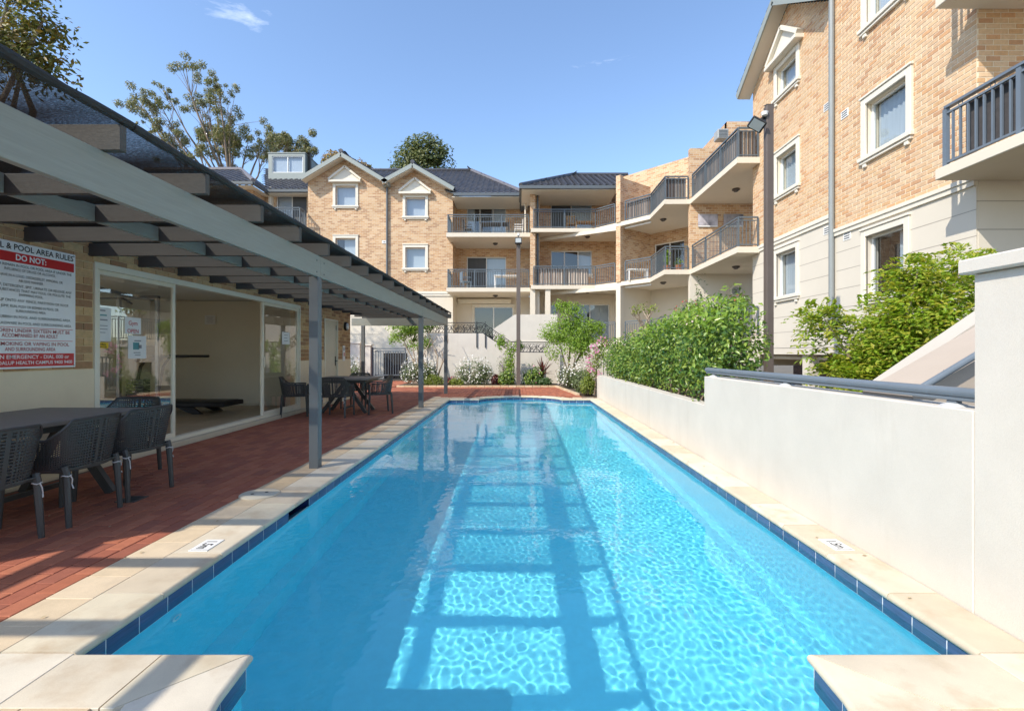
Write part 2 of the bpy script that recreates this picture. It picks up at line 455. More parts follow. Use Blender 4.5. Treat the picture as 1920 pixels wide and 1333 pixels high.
# return inlet ring on the left wall
rg = MB(); m_ = 16
for k in range(m_):
    a0 = 2*math.pi*k/m_; a1 = 2*math.pi*(k+1)/m_; xx = PL-0.034+0.012
    P = lambda r, a: (xx, 2.75+r*math.cos(a), -0.36+r*math.sin(a))
    rg.poly([P(0.035,a0), P(0.035,a1), P(0.018,a1), P(0.018,a0)])
rg.build('inlet_ring', M('white_plastic', (0.8,0.8,0.8), 0.35, var=0), shell, recalc=False)

# coping stones, each one a piece with a rounded nose
def coping_piece(a0, am, a1, width, gap=0.007, curved=False, m0=0, m1=0):
    """swept bullnose section; a0..a1 lie on the inner edge, outside is to the right of the walk"""
    pts = [a0, am, a1] if curved else [a0, a1]
    p0_dir = p1_dir = None
    if curved:
        p0_dir = Vector((0, -1 if a0.y < 5 else 1)); p1_dir = Vector((0, 1 if a0.y < 5 else -1))
    prof = [(width, -0.045), (0.022, -0.045)]
    for k in range(7):
        an = -math.pi/2 + math.pi*k/6; prof.append((0.022-0.022*math.cos(an), -0.0225+0.0225*math.sin(an)))
    prof += [(width-0.003, 0.0), (width, -0.003)]
    mb = MB(); rows = []
    for k, p in enumerate(pts):
        t = (pts[min(k+1, len(pts)-1)] - pts[max(k-1, 0)]).normalized(); nn = Vector((t.y, -t.x))
        q = p + t*(gap/2 if k == 0 else (-gap/2 if k == len(pts)-1 else 0))
        if k == 0: q = a0 + t*(0.002 if m0 else gap/2)
        sk = (m0 if k == 0 else 0) - (m1 if k == len(pts)-1 else 0)      # mitre at a land corner
        if sk and curved:
            e = (p1_dir if k else p0_dir); t = e; nn = Vector((t.y, -t.x))
        rows.append([(q.x+nn.x*o_+t.x*o_*sk, q.y+nn.y*o_+t.y*o_*sk, z) for o_, z in prof])
    m = len(prof)
    for r in rows: mb.v += r
    for k in range(len(rows)-1):
        for i in range(m): mb.f.append((k*m+i, k*m+(i+1) % m, (k+1)*m+(i+1) % m, (k+1)*m+i))
    mb.f.append(tuple(range(m))); mb.f.append(tuple(range((len(rows)-1)*m, len(rows)*m)))
    return mb
segs_ = walk(OUT, 0.512)
def land_corner(a, b):
    ta = (a[2]-a[1]).normalized(); tb = (b[1]-b[0]).normalized()
    return 1 if (a[3] != b[3]) else 0
for si, seg in enumerate(segs_):
    p0, pm, p1, curved = seg
    m0 = land_corner(segs_[si-1], seg); m1 = land_corner(seg, segs_[(si+1) % len(segs_)])
    t = p1-p0
    if abs(t.x) < 1e-4: width = 0.33 if p0.x < 0 else 0.275      # long sides
    else: width = 0.33
    coping_piece(p0, pm, p1, width, curved=curved, m0=m0, m1=m1).build('coping_stone', M_COPING, shell, smooth=True)
# corner blocks that close the outer corners of the coping
for x0, x1, y0, y1 in ((PL-0.33, PL-0.002, PN-0.33, PN-0.002), (PR+0.002, PR+0.275, PN-0.33, PN-0.002), (PL-0.33, PL-0.002, PF+0.002, PF+0.33), (PR+0.002, PR+0.275, PF+0.002, PF+0.33)):
    MB().cbox(x0+0.002, x1, y0, y1-0.002, -0.045, 0.0, 0.003).build('coping_stone', M_COPING, shell)

# water with small ripples, real geometry so that it refracts the sun
wl = offset_outline(OUT, 0.030)
xs = np.arange(PL-0.06, PR+0.061, 0.0085); ys = np.arange(PN-NB-0.05, 14.5, 0.0090)
Xg, Yg = np.meshgrid(xs, ys)
def ripple(x, y):
    z = np.zeros_like(x); r = np.random.default_rng(11)
    # many short waves in all directions; calmer towards the far left, livelier near right
    for lam, amp, cnt in ((0.95, 0.00040, 8), (0.5, 0.00012, 12), (0.16, 0.000024, 16), (0.08, 0.000027, 24), (0.056, 0.000012, 26)):
        for k in range(cnt):
            th = r.uniform(0, 2*math.pi); l = lam*r.uniform(0.75, 1.3); ph = r.uniform(0, 2*math.pi)
            kx, ky = 2*math.pi/l*math.cos(th), 2*math.pi/l*math.sin(th)
            z += amp*np.sin(kx*x + ky*y + ph + 0.7*np.sin(0.9*x + 0.6*y + k))
    return z
Zg = WATER_Z + ripple(Xg, Yg)
ny, nx = Xg.shape
inside = ((Xg > PL-0.03) & (Xg < PR+0.03) & (Yg > PN-0.03) & (Yg < PF+0.03)) | \
         (((Xg-PCX)/1.225)**2 + ((np.minimum(Yg, PN)-PN)/(NB+0.025))**2 < 1) & (Yg <= PN) | \
         (((Xg-PCX)/1.175)**2 + ((np.maximum(Yg, PF)-PF)/0.925)**2 < 1) & (Yg >= PF)
idx = np.arange(ny*nx).reshape(ny, nx)
ok = inside[:-1,:-1] & inside[1:,:-1] & inside[:-1,1:] & inside[1:,1:]
quads = np.stack([idx[:-1,:-1][ok], idx[:-1,1:][ok], idx[1:,1:][ok], idx[1:,:-1][ok]], 1)
used = np.unique(quads); remap = -np.ones(ny*nx, int); remap[used] = np.arange(len(used))
co = np.stack([Xg.ravel()[used], Yg.ravel()[used], Zg.ravel()[used]], 1)
me = bpy.data.meshes.new('pool_water'); me.vertices.add(len(co)); me.vertices.foreach_set('co', co.ravel())
q = remap[quads]; me.loops.add(q.size); me.loops.foreach_set('vertex_index', q.ravel()); me.polygons.add(len(q))
me.polygons.foreach_set('loop_start', np.arange(0, q.size, 4)); me.polygons.foreach_set('loop_total', np.full(len(q), 4)); me.polygons.foreach_set('use_smooth', [True]*len(q))
me.update(); me.validate()
wm = bpy.data.materials.new('pool_water'); wm.use_nodes = True; b = wm.node_tree.nodes['Principled BSDF']
b.inputs['Transmission Weight'].default_value = 1; b.inputs['Roughness'].default_value = 0; b.inputs['IOR'].default_value = 1.333; b.inputs['Base Color'].default_value = (0.95, 1.0, 1.0, 1)
me.materials.append(wm)
water = obj('pool_water', me, None, label='clear rippled turquoise water filling the lap pool', kind='structure'); water.cycles.is_caustics_caster = True

# depth markers, skimmer lid, drain grate
M_WHITE = M('white_enamel', (0.78,0.77,0.74), 0.45, var=0.05)
M_BLACK = M('black_print', (0.02,0.02,0.02), 0.6, var=0)
for side, x, y in (('left', -2.10, 3.26), ('right', 2.145, 3.27)):
    t = thing('depth_marker', f'white plate reading 1.5m set in the {side} pool coping', 'depth marker', (x, y, 0.004), group='depth markers on the coping')
    MB().cbox(-0.062, 0.062, -0.095, 0.095, -0.0035, 0.002, 0.001).build('plate', M_WHITE, t)
    o = obj('lettering', text_mesh('lettering', '1.5m', 0.098, M_BLACK, bold=0.0015, xscale=0.72), t); o.location = (0, 0, 0.0032); o.rotation_euler = (0, 0, -math.pi/2)
    o = MB().box(-0.05, 0.055, -0.088, -0.084, 0.002, 0.003).build('edge_line', M_BLACK, t)
lid = thing('skimmer_lid', 'round cream plastic skimmer lid on the left paving', 'skimmer lid', (-2.37, 4.43, 0.0))
MP = M('cream_plastic', (0.62,0.55,0.42), 0.5, var=0.06)
MB().lathe([(0.168,0.001),(0.168,0.010),(0.160,0.014),(0.0,0.015)], (0,0,0), 32).build('lid', MP, lid, smooth=True)
for s_ in (-1, 1): MB().lathe([(0.016,0.0155),(0.014,0.0165),(0.0,0.0165)], (0.05*s_, 0.03*s_, 0), 10).build('finger_hole', M_BLACK, lid)
gr = thing('drain_grate', 'small dark square drain grate in the red paving beside the chairs', 'drain grate', (-3.42, 4.28, 0.0))
MD = M('grey_metal_grate', (0.10,0.10,0.095), 0.5, var=0.1, metal=0.4)
fb = MB().box(-0.085,0.085,-0.085,-0.07,0.001,0.008).box(-0.085,0.085,0.07,0.085,0.001,0.008).box(-0.085,-0.07,-0.07,0.07,0.001,0.008).box(0.07,0.085,-0.07,0.07,0.001,0.008)
fb.build('frame', MD, gr)
for k in range(7): MB().box(-0.07, 0.07, -0.062+0.0195*k, -0.054+0.0195*k, 0.001, 0.007).build('grate_bar', MD, gr)

# ---------------------------------------------------------------- ground and paving
M_GROUND = M('bare_ground', (0.16,0.13,0.09), 0.95, var=0.3, vscale=1.5)
gm = MB(); Z0 = -0.05
hx0, hx1, hy0, hy1 = PL-0.30, PR+0.26, PN-NB-0.1, 14.55
for x0, x1, y0, y1 in ((-900,900,-300,hy0), (-900,hx0,hy0,hy1), (hx1,900,hy0,hy1), (-900,900,hy1,1600)):
    gm.poly([(x0,y0,Z0),(x1,y0,Z0),(x1,y1,Z0),(x0,y1,Z0)])
gm.build('ground', M_GROUND, None, recalc=False, label='bare ground under and around the courtyard', kind='structure')
# fills the notches between ground hole and coping
deck = obj('paving', None, None, label='red clay paver terrace with tan border beside the pool', kind='structure')
bd = MB()
for x0, x1, y0, y1 in ((-5.0, PL-0.02, -1.0, 23.5), (PR+0.02, 2.45, -1.0, 14.2), (PL-0.02, PR+0.02, -1.0, PN-NB-0.01), (PL-0.02, PCX-1.21, PN-NB-0.01, PN-0.02), (PCX+1.21, PR+0.02, PN-NB-0.01, PN-0.02),
                       (PL-0.02, PCX-1.16, PF+0.02, 14.41), (PCX+1.16, PR+0.02, PF+0.02, 14.41), (PL-0.02, 3.2, 14.41, 19.0), (-9.0, -5.0, 14.0, 23.5)):
    bd.poly([(x0,y0,-0.03),(x1,y0,-0.03),(x1,y1,-0.03),(x0,y1,-0.03)])
bd.build('paving_bed', M_JOINT, deck, recalc=False)
M_PAVER = M('red_paver', rnd=[(0.38,0.12,0.06), (0.35,0.105,0.055), (0.41,0.135,0.07), (0.33,0.10,0.055), (0.39,0.13,0.07), (0.30,0.095,0.055)], rough=0.85, broad=0.12, var=0.12, vscale=18, fine=0.12, bump=0.3, bscale=220, bdist=0.002)
pm = MB().cbox(-0.0545, 0.0545, -0.1115, 0.1115, -0.028, 0.0, 0.003).mesh('paver', M_PAVER)
its = []
def in_bay(x, y, m): return ((x-PCX)/(1.15+m))**2 + ((y-PF)/(0.9+m))**2 < 1
def bed_front(x):                                    # front edge of the far garden bed
    return 18.25 if x < 1.45 else 18.25 - (x-1.45)*9.5
x = -2.505 - 0.0575; c = 0
while x > -4.72:
    y = 0.2 - (0.115 if c % 2 else 0)
    while y < 18.3:
        its.append((pm, T(x, y, random.uniform(-0.0015, 0.0015), rz=random.uniform(-0.006, 0.006)))); y += 0.23
    x -= 0.115; c += 1
x = -2.505 + 0.0575; c = 1
while x < 1.95:
    y = 14.0 - (0.115 if c % 2 else 0)
    while y < bed_front(x) - 0.1:
        if not in_bay(x, y, 0.52) and y > PF + 0.52: its.append((pm, T(x, y, random.uniform(-0.0015, 0.0015), rz=random.uniform(-0.006, 0.006))))
        y += 0.23
    x += 0.115; c += 1
x = -4.72 - 0.0575 - 0.04
while x > -7.6:
    y = 14.2 - (0.115 if c % 2 else 0)
    while y < 22.2:
        its.append((pm, T(x, y, 0))); y += 0.23
    x -= 0.115; c += 1
pieces(deck, 'paver', its, 300)
# tan border row along the left and the near side
tm = MB().cbox(-0.126, 0.126, -0.126, 0.126, -0.028, 0.0, 0.003).mesh('border_paver', M_TANPAVER)
its = []
y = 0.9
while y < 14.3:
    its.append((tm, T(-2.378, y, random.uniform(-0.001, 0.001)))); y += 0.255
its2 = []
for r in range(5):
    x = -2.20
    while x < 2.3:
        yy = 1.645 - 0.255*r - 0.0
        xin = 1.2*math.sqrt(max(0, 1-((PN-yy)/NB)**2)) + 0.45 if yy > PN-NB else 0
        if not (abs(x-PCX) < xin) and not (yy < PN-NB+0.2 and abs(x-PCX) < 1.0): its2.append((tm, T(x, yy, random.uniform(-0.001, 0.001))))
        x += 0.255
x = -2.378 + 0.255
while x < 1.95:                                      # tan ring behind the far bay
    for y in (PF+0.33+0.13,):
        if abs(x-PCX) > 1.62: its2.append((tm, T(x, y, 0)))
    x += 0.255
pieces(deck, 'border_paver', its + its2, 300)

# ---------------------------------------------------------------- pergola with shade cloth
M_TIMBER = M('grey_green_painted_timber', (0.27,0.275,0.235), 0.55, var=0.10, vscale=3, stretch=(1,1,14), bump=0.25, bscale=30, bdist=0.003)
M_TIMBER_Y = M('grey_green_painted_beam', (0.27,0.275,0.235), 0.5, var=0.10, vscale=6, stretch=(8,0.5,10), bump=0.35, bscale=14, bdist=0.003, stain=(0.13,0.14,0.13), stain_scale=1.3, stain_pos=(0.66,0.8))
M_POST = M('slate_grey_post', (0.125,0.135,0.138), 0.5, var=0.08, vscale=3)
M_RAFTER = M('weathered_grey_rafter', (0.07,0.066,0.057), 0.6, var=0.12, vscale=3, stretch=(1,1,14), bump=0.25, bscale=30, bdist=0.003)
perg = thing('pergola', 'long grey timber pergola with black shade cloth beside the pool', 'pergola', (-2.3, 5.43, 0))
perg.location = (0,0,0)
for y in (-0.55, 5.48, 11.42, 15.33):
    p = MB().cbox(-2.352, -2.248, y-0.052, y+0.052, -0.02, 2.15, 0.004).build('post', M_POST, perg)
MB().cbox(-4.97, -4.87, 15.28, 15.38, -0.02, 2.15, 0.004).build('post', M_POST, perg)
# front beam in three lengths with butt joints over the posts
for y0, y1 in ((-3.0, 5.50), (5.503, 11.36), (11.363, 15.42)):
    MB().cbox(-2.298, -2.25, y0, y1, 2.151, 2.39, 0.003).build('beam', M_TIMBER_Y, perg)
for y in (5.40, 5.60, 11.3):
    for z in (2.20, 2.33): MB().lathe([(0.011,0),(0.009,0.005),(0,0.006)], (0,0,0), 8).xf(Matrix.Translation((-2.25, y, z)) @ Matrix.Rotation(math.pi/2, 4, 'Y')).build('bolt', M_POST, perg)
MB().cbox(-5.3, -2.30, 15.36, 15.405, 2.151, 2.389, 0.003).build('end_beam', M_TIMBER, perg)
MB().cbox(-4.93, -4.87, -3.0, 1.55, 2.25, 2.395, 0.003).build('ledger', M_TIMBER_Y, perg)
rm = MB().cbox(-5.0, -2.146, -0.0215, 0.0215, 2.392, 2.532, 0.003).mesh('rafter', M_RAFTER)
RY = [2.63 + 0.713*k for k in range(-7, 19)]
RY = [y for y in RY if y < 15.5]
for y in RY: obj('rafter', rm, perg, (0, y, random.uniform(-0.002, 0.002)))
nm = MB().cbox(-0.0225, 0.0225, -0.333, 0.333, 2.394, 2.529, 0.003).mesh('noggin', M_TIMBER_Y)
for a in RY[:-1]:
    obj('noggin', nm, perg, (-3.55, a+0.3565, 0))
MB().bar((-3.2, 8.6, 2.46), (-2.4, 9.2, 2.46), 0.04, 0.1).build('brace', M_TIMBER, perg)
# shade cloth: a knitted mesh that lets more light through the steeper the ray meets it
m = bpy.data.materials.new('black_shade_cloth'); m.use_nodes = True; nt = m.node_tree; nt.nodes.clear(); MATS['cloth'] = m
o_ = nt.nodes.new('ShaderNodeOutputMaterial'); tr = nt.nodes.new('ShaderNodeBsdfTransparent'); df = nt.nodes.new('ShaderNodeBsdfDiffuse')
lnk(nt, ramp(nt, noise_node(nt, 45, 5, 0.7, stretch=(1,5,1)), [(0.3,(0.02,0.02,0.02)), (0.75,(0.09,0.088,0.085))]), df.inputs[0])
ge = nt.nodes.new('ShaderNodeNewGeometry'); dt = nt.nodes.new('ShaderNodeVectorMath'); dt.operation = 'DOT_PRODUCT'
lnk(nt, ge.outputs['Incoming'], dt.inputs[0]); lnk(nt, ge.outputs['Normal'], dt.inputs[1])
ab = nt.nodes.new('ShaderNodeMath'); ab.operation = 'ABSOLUTE'; lnk(nt, dt.outputs['Value'], ab.inputs[0])
ad = nt.nodes.new('ShaderNodeMath'); ad.operation = 'ADD'; ad.inputs[1].default_value = 0.02; lnk(nt, ab.outputs[0], ad.inputs[0])
kk = ramp(nt, noise_node(nt, 55, 5, 0.75, stretch=(1,4,1)), [(0.40,(0.60,)*3), (0.64,(0.24,)*3)])
dv = nt.nodes.new('ShaderNodeMath'); dv.operation = 'DIVIDE'; p2 = nt.nodes.new('ShaderNodeMath'); p2.operation = 'POWER'; p2.inputs[1].default_value = 1.8; lnk(nt, ad.outputs[0], p2.inputs[0]); lnk(nt, kk, dv.inputs[0]); lnk(nt, p2.outputs[0], dv.inputs[1])
ng = nt.nodes.new('ShaderNodeMath'); ng.operation = 'MULTIPLY'; ng.inputs[1].default_value = -1; lnk(nt, dv.outputs[0], ng.inputs[0])
ex = nt.nodes.new('ShaderNodeMath'); ex.operation = 'EXPONENT'; lnk(nt, ng.outputs[0], ex.inputs[0])
ms = nt.nodes.new('ShaderNodeMixShader'); lnk(nt, ex.outputs[0], ms.inputs[0]); lnk(nt, df.outputs[0], ms.inputs[1]); lnk(nt, tr.outputs[0], ms.inputs[2]); lnk(nt, ms.outputs[0], o_.inputs[0])
M_CLOTH = m
def cloth(y0, y1, dz=0.0, x0=-4.95, x1=-2.16):
    mb = MB(); nxs = 14; nys = int((y1-y0)/0.118)+1
    for j in range(nys+1):
        y = y0 + (y1-y0)*j/nys; ph = ((y-2.63)/0.713) % 1.0
        sag = -0.055*math.sin(math.pi*ph)**1.5
        for i in range(nxs+1):
            x = x0 + (x1-x0)*i/nxs; e = (i/nxs)
            z = 2.54 + dz + sag*(1-0.75*e**6) + 0.010*noise.noise(Vector((x*3, y*2.3, 1))) + 0.02*e**8
            mb.v.append((x, y, z))
    for j in range(nys):
        for i in range(nxs):
            a = j*(nxs+1)+i; mb.f.append((a, a+1, a+nxs+2, a+nxs+1))
    return mb
cloth(1.93, 2.69).build('shade_cloth', M_CLOTH, perg, smooth='all', recalc=False)
cloth(2.69, 15.42, 0.012).build('shade_cloth', M_CLOTH, perg, smooth='all', recalc=False)
M_HEM = M('rolled_black_cloth', (0.028,0.028,0.027), 0.8, var=0.35, vscale=60, stretch=(1,0.3,1), bump=0.5, bscale=90, bdist=0.004)
def hem(y0, y1, x, z):
    pts = []; k = int((y1-y0)/0.12)
    for j in range(k+1):
        y = y0+(y1-y0)*j/k
        pts.append((x + 0.008*noise.noise(Vector((y*1.7, 3, 0))), y, z + 0.006*noise.noise(Vector((y*2.1, 0, 0))) - 0.004*math.sin(math.pi*(((y-2.63)/0.713) % 1.0))))
    return MB().tube(pts, [0.024 + 0.006*noise.noise(Vector((p[1]*5, 9, 0))) for p in pts], 8)
hem(-2.6, 1.935, -2.165, 2.555).build('edge_batten', M_HEM, perg, smooth=True)
hem(1.93, 2.80, -2.165, 2.565).build('cloth_hem', M_HEM, perg, smooth=True)
hem(2.70, 15.42, -2.160, 2.560).build('cloth_hem', M_HEM, perg, smooth=True)

# ---------------------------------------------------------------- pool house (gym) on the left
GX = -4.85
M_BRICK_L = M('brown_brick', rnd=[(0.52,0.32,0.16), (0.42,0.24,0.12), (0.56,0.36,0.18), (0.36,0.20,0.105), (0.60,0.40,0.20), (0.47,0.28,0.14)], rough=0.9, var=0.15, vscale=22, fine=0.12, bump=0.4, bscale=120, bdist=0.003)
M_MORTAR = M('sandy_mortar', (0.70,0.54,0.32), 0.95, var=0.1, vscale=30, fine=0.08)
M_RENDER_C = M('cream_render', (0.82,0.70,0.49), 0.85, var=0.05, vscale=3, bump=0.2, bscale=140, bdist=0.002)
M_CREAM = M('cream_aluminium', (0.80,0.76,0.62), 0.35, var=0.03)
M_INT = M('beige_interior_wall', (0.76,0.70,0.56), 0.8, var=0.03, vscale=2)
M_FLOORT = M('beige_floor_tile', rnd=[(0.42,0.34,0.23),(0.45,0.36,0.25),(0.40,0.32,0.22)], rough=0.35, var=0.08, vscale=8)
gym = thing('pool_house', 'low brick pool house with wide glass sliding doors under the pergola', 'building')
GY0, GY1 = 1.6, 13.97
DOOR0, DOOR1, DHEAD = 5.53, 10.75, 2.34              # sliding door opening
PD0, PD1, PHEAD = 12.10, 12.98, 2.16                 # solid door
wm_ = MB()
# front wall core behind the brickwork, in slabs around the openings; also rear, side walls, roof slab
for y0, y1, z0, z1 in ((GY0, DOOR0, -0.04, 2.73), (DOOR0, DOOR1, DHEAD, 2.73), (DOOR1, PD0, -0.04, 2.73), (PD0, PD1, PHEAD, 2.73), (PD1, GY1, -0.04, 2.73)):
    wm_.box(GX-0.22, GX-0.012, y0, y1, z0, z1)
wall_core = wm_.build('wall', M_MORTAR, gym)
for y0, y1, z0, z1 in ((GY0, 3.0, -0.04, 2.73), (3.0, 7.4, -0.04, 0.6), (3.0, 7.4, 2.45, 2.73), (7.4, GY1, -0.04, 2.73)):   # rear wall; its wide unseen window is added so sun brightens the gym
    MB().box(-9.2, -9.0, y0, y1, z0, z1).build('wall', M_RENDER_C, gym)
for y0, y1, z0, z1 in ((GY0+0.21, 3.0, 0.0, 2.55), (3.0, 7.4, 0.0, 0.6), (3.0, 7.4, 2.45, 2.55), (7.4, 11.70, 0.0, 2.55)):
    MB().box(-8.99, -8.9, y0, y1, z0, z1).build('interior_wall', M_INT, gym)
for y in (3.0, 5.2, 7.36): MB().box(-9.1, -9.05, y, y+0.05, 0.6, 2.45).build('added_window_frame', M_CREAM, gym)
MB().box(-9.0, GX-0.225, GY0, GY0+0.2, -0.04, 2.73).box(-9.0, GX-0.225, GY1-0.2, GY1-0.002, -0.04, 2.73).build('wall', M_RENDER_C, gym)
MB().box(-9.3, GX-0.003, GY0-0.1, GY1+0.02, 2.732, 2.79).build('roof', M('dark_roof_sheet', (0.12,0.12,0.13), 0.6), gym)
# interior: cross wall, lining, floor tiles, ceiling
MB().box(-8.98, GX-0.23, 11.72, 11.82, 0.0, 2.55).build('interior_wall', M_INT, gym); MB().box(-8.88, GX-0.23, GY0+0.22, GY0+0.28, 0.0, 2.55).build('interior_wall', M_INT, gym)
MB().box(-8.88, GX-0.23, 11.69, 11.715, 0.021, 0.11).build('skirting', M_CREAM, gym)
MB().box(-8.98, GX-0.23, GY0+0.21, 11.7, 2.56, 2.60).build('ceiling', M('white_ceiling', (0.75,0.73,0.68), 0.9, var=0.02), gym)
ft = MB().cbox(-0.197, 0.197, -0.197, 0.197, -0.02, 0.0, 0.002).mesh('floor_tile', M_FLOORT)
MB().box(-8.98, GX-0.10, GY0+0.22, 11.69, -0.02, 0.005).build('floor_bed', M_JOINT, gym)
its = [(ft, T(-5.24-0.4*i, 4.2+0.4*j, 0.021)) for i in range(9) for j in range(19)]
pieces(gym, 'floor_tile', its, 300)
# rendered base
for y0, y1 in ((GY0, DOOR0-0.002), (DOOR1+0.002, PD0-0.002), (PD1+0.002, GY1)):
    MB().box(GX-0.012, GX+0.004, y0, y1, -0.03, 1.115).build('rendered_base', M_RENDER_C, gym)
# bricks of the front wall
its = []
bk = {}
def brick_mesh(L, h=0.076, d=0.03, mat=None, name='brick', cache=bk):
    key = (round(L, 2), mat.name)
    if key not in cache: cache[key] = MB().cbox(-0.006, 0.006, -L/2, L/2, -h/2, h/2, 0.003).mesh(name, mat)
    return cache[key]
def course(y0, y1, z, holes, k, bl=0.23, j=0.01):
    """bricks of one course between y0 and y1, less the holes; yields (centre, length)"""
    spans = [(y0, y1)]
    for a, b, za, zb in holes:
        if za < z < zb:
            nsp = []
            for p, q_ in spans:
                if b <= p or a >= q_: nsp.append((p, q_)); continue
                if a > p: nsp.append((p, a))
                if b < q_: nsp.append((b, q_))
            spans = nsp
    for p, q_ in spans:
        y = math.floor((p)/(bl+j))*(bl+j) + (0.12 if k % 2 else 0) - (bl+j)
        while y < q_:
            a = max(y, p+0.005); b = min(y+bl, q_-0.005)
            if b-a > 0.03: yield (a+b)/2, b-a
            y += bl+j
k = 0; z = 1.115+0.046
while z < 2.73:
    for c, L in course(GY0, GY1, z, [(DOOR0-0.01, DOOR1+0.01, -1, DHEAD+0.01), (PD0-0.01, PD1+0.01, -1, PHEAD+0.01)], k):
        its.append((brick_mesh(L, mat=M_BRICK_L), T(GX-0.008, c, z)))
    z += 0.086; k += 1
pieces(gym, 'brick', its, 300)
# end return bricks (towards the far side) are out of view
# concrete sill step along the glass
MB().cbox(GX-0.24, GX+0.10, DOOR0-0.05, PD1+0.25, -0.03, 0.055, 0.006).build('step', M('pale_concrete', (0.62,0.55,0.42), 0.8, var=0.08, vscale=4, bump=0.2, bscale=90), gym)
# sliding door: frame, stiles, panes
sd = thing('sliding_door', 'cream framed glass sliding door of the pool house, one leaf open', 'sliding door', (GX-0.05, DOOR0, 0.055))
sd.location = (0,0,0)
fx0, fx1 = GX-0.10, GX+0.012
MB().cbox(fx0, fx1, DOOR0, DOOR1, DHEAD-0.075, DHEAD, 0.003).build('head_frame', M_CREAM, sd)
MB().cbox(fx0, fx1, DOOR0, DOOR1, 0.056, 0.105, 0.003).build('sill_track', M_CREAM, sd)
for y in (DOOR0+0.02, DOOR1-0.02): MB().cbox(fx0, fx1, y-0.02, y+0.02, 0.106, DHEAD-0.076, 0.003).build('jamb', M_CREAM, sd)
G1 = glass_mat('door_glass', (0.90,0.93,0.91), 1.52, 0.14)
def leaf(y0, y1, x, parent):
    for y in (y0+0.026, y1-0.026): MB().cbox(x-0.018, x+0.018, y-0.026, y+0.026, 0.106, DHEAD-0.076, 0.003).build('stile', M_CREAM, parent)
    MB().cbox(x-0.017, x+0.017, y0+0.053, y1-0.053, 0.107, 0.17, 0.003).build('rail', M_CREAM, parent)
    MB().cbox(x-0.017, x+0.017, y0+0.053, y1-0.053, DHEAD-0.13, DHEAD-0.077, 0.003).build('rail', M_CREAM, parent)
    MB().poly([(x, y0+0.052, 0.165), (x, y1-0.052, 0.165), (x, y1-0.052, DHEAD-0.125), (x, y0+0.052, DHEAD-0.125)]).build('pane', G1, parent, recalc=False)
leaf(DOOR0+0.041, 6.86, GX-0.03, sd)
leaf(9.20, DOOR1-0.041, GX-0.03, sd)
MB().cbox(GX-0.085, GX-0.055, 9.24, 9.29, 0.106, DHEAD-0.076, 0.003).build('stile', M_CREAM, sd)
MB().cbox(GX-0.010, GX+0.012, 9.21, 9.235, 1.02, 1.22, 0.004).build('handle', M_CREAM, sd)
# papers taped to the glass
M_PAPER = M('white_paper', (0.80,0.80,0.78), 0.8, var=0.02)
M_RED = M('red_print', (0.55,0.03,0.03), 0.6, var=0)
M_GREY = M('grey_print', (0.25,0.25,0.27), 0.7, var=0)
M_YEL = M('yellow_print', (0.75,0.50,0.02), 0.6, var=0)
M_TEAL = M('teal_print', (0.10,0.30,0.33), 0.6, var=0)
def paper(name, label, y0, y1, z0, z1, x, mat, lines=(), marks=(), cat='notice', face=1):
    t = thing(name, label, cat, (x, (y0+y1)/2, (z0+z1)/2), group='notices on the pool house glass')
    MB().box(0.0, 0.0012, -(y1-y0)/2, (y1-y0)/2, -(z1-z0)/2, (z1-z0)/2).build('sheet', mat, t)
    for body, size, zz, mt in lines:
        o = obj('lettering', text_mesh('lettering', body, size, mt, bold=0.0008), t); o.location = (0.0022, 0, zz); o.rotation_euler = (math.pi/2, 0, math.pi/2)
    for a, b, c, d, mt in marks: MB().box(0.0013, 0.0019, a, b, c, d).build('print', mt, t)
    return t
gx = GX - 0.028
def at_glass(px, py):
    d = -gx*F/(CX-px); return d, CH-(py-CY)*d/F
def rect(p0x, p0y, p1x, p1y):
    y0, z1 = at_glass(p0x, p0y); y1, z0 = at_glass(p1x, p1y); return y0, y1, min(z0, z1), max(z0, z1)
y0, z1 = at_glass(234, 594); y1, z0 = at_glass(264, 627)
paper('notice', 'white sheet with red Gym OPEN lettering on the glass', y0, y1, z0, z1, gx, M_PAPER, [('Gym', 0.075, 0.03, M_RED), ('OPEN', 0.07, -0.07, M_RED)])
y0, z1 = at_glass(240, 629); y1, z0 = at_glass(274, 672)
paper('notice', 'printed club poster with teal picture below the gym sheet', y0, y1, z0, z1, gx, M_PAPER, [('WELCOME', 0.03, 0.09, M_GREY)] if False else (), [(-0.07,0.03,-0.03,0.06,M_TEAL), (-0.05,0.06,0.075,0.088,M_GREY), (-0.06,0.05,-0.075,-0.065,M_GREY), (-0.04,0.05,-0.105,-0.095,M_GREY), (0.02,0.07,-0.015,0.03,M_GREY)])
y0, z1 = at_glass(178, 575); y1, z0 = at_glass(208, 640)
paper('notice', 'white timetable sheet with dark bars at the left edge of the glass', y0, y1, z0, z1, gx, M_PAPER, (), [(-0.1,0.03,0.155,0.17,M_GREY), (-0.1,0.05,0.10,0.115,M_TEAL), (-0.1,0.06,0.045,0.06,M_GREY), (-0.1,0.06,-0.02,-0.012,M_GREY), (-0.1,0.06,-0.06,-0.052,M_GREY), (-0.1,0.03,-0.10,-0.092,M_GREY)])
y0, z1 = at_glass(178, 642); y1, z0 = at_glass(203, 653)
paper('notice', 'yellow surveillance camera sticker low on the glass', y0, y1, z0, z1, gx, M_YEL, [('Surveillance', 0.024, 0.012, M_BLACK), ('Camera in Use', 0.022, -0.016, M_BLACK)], cat='sticker')
y0, z1 = at_glass(529, 622); y1, z0 = at_glass(543, 646)
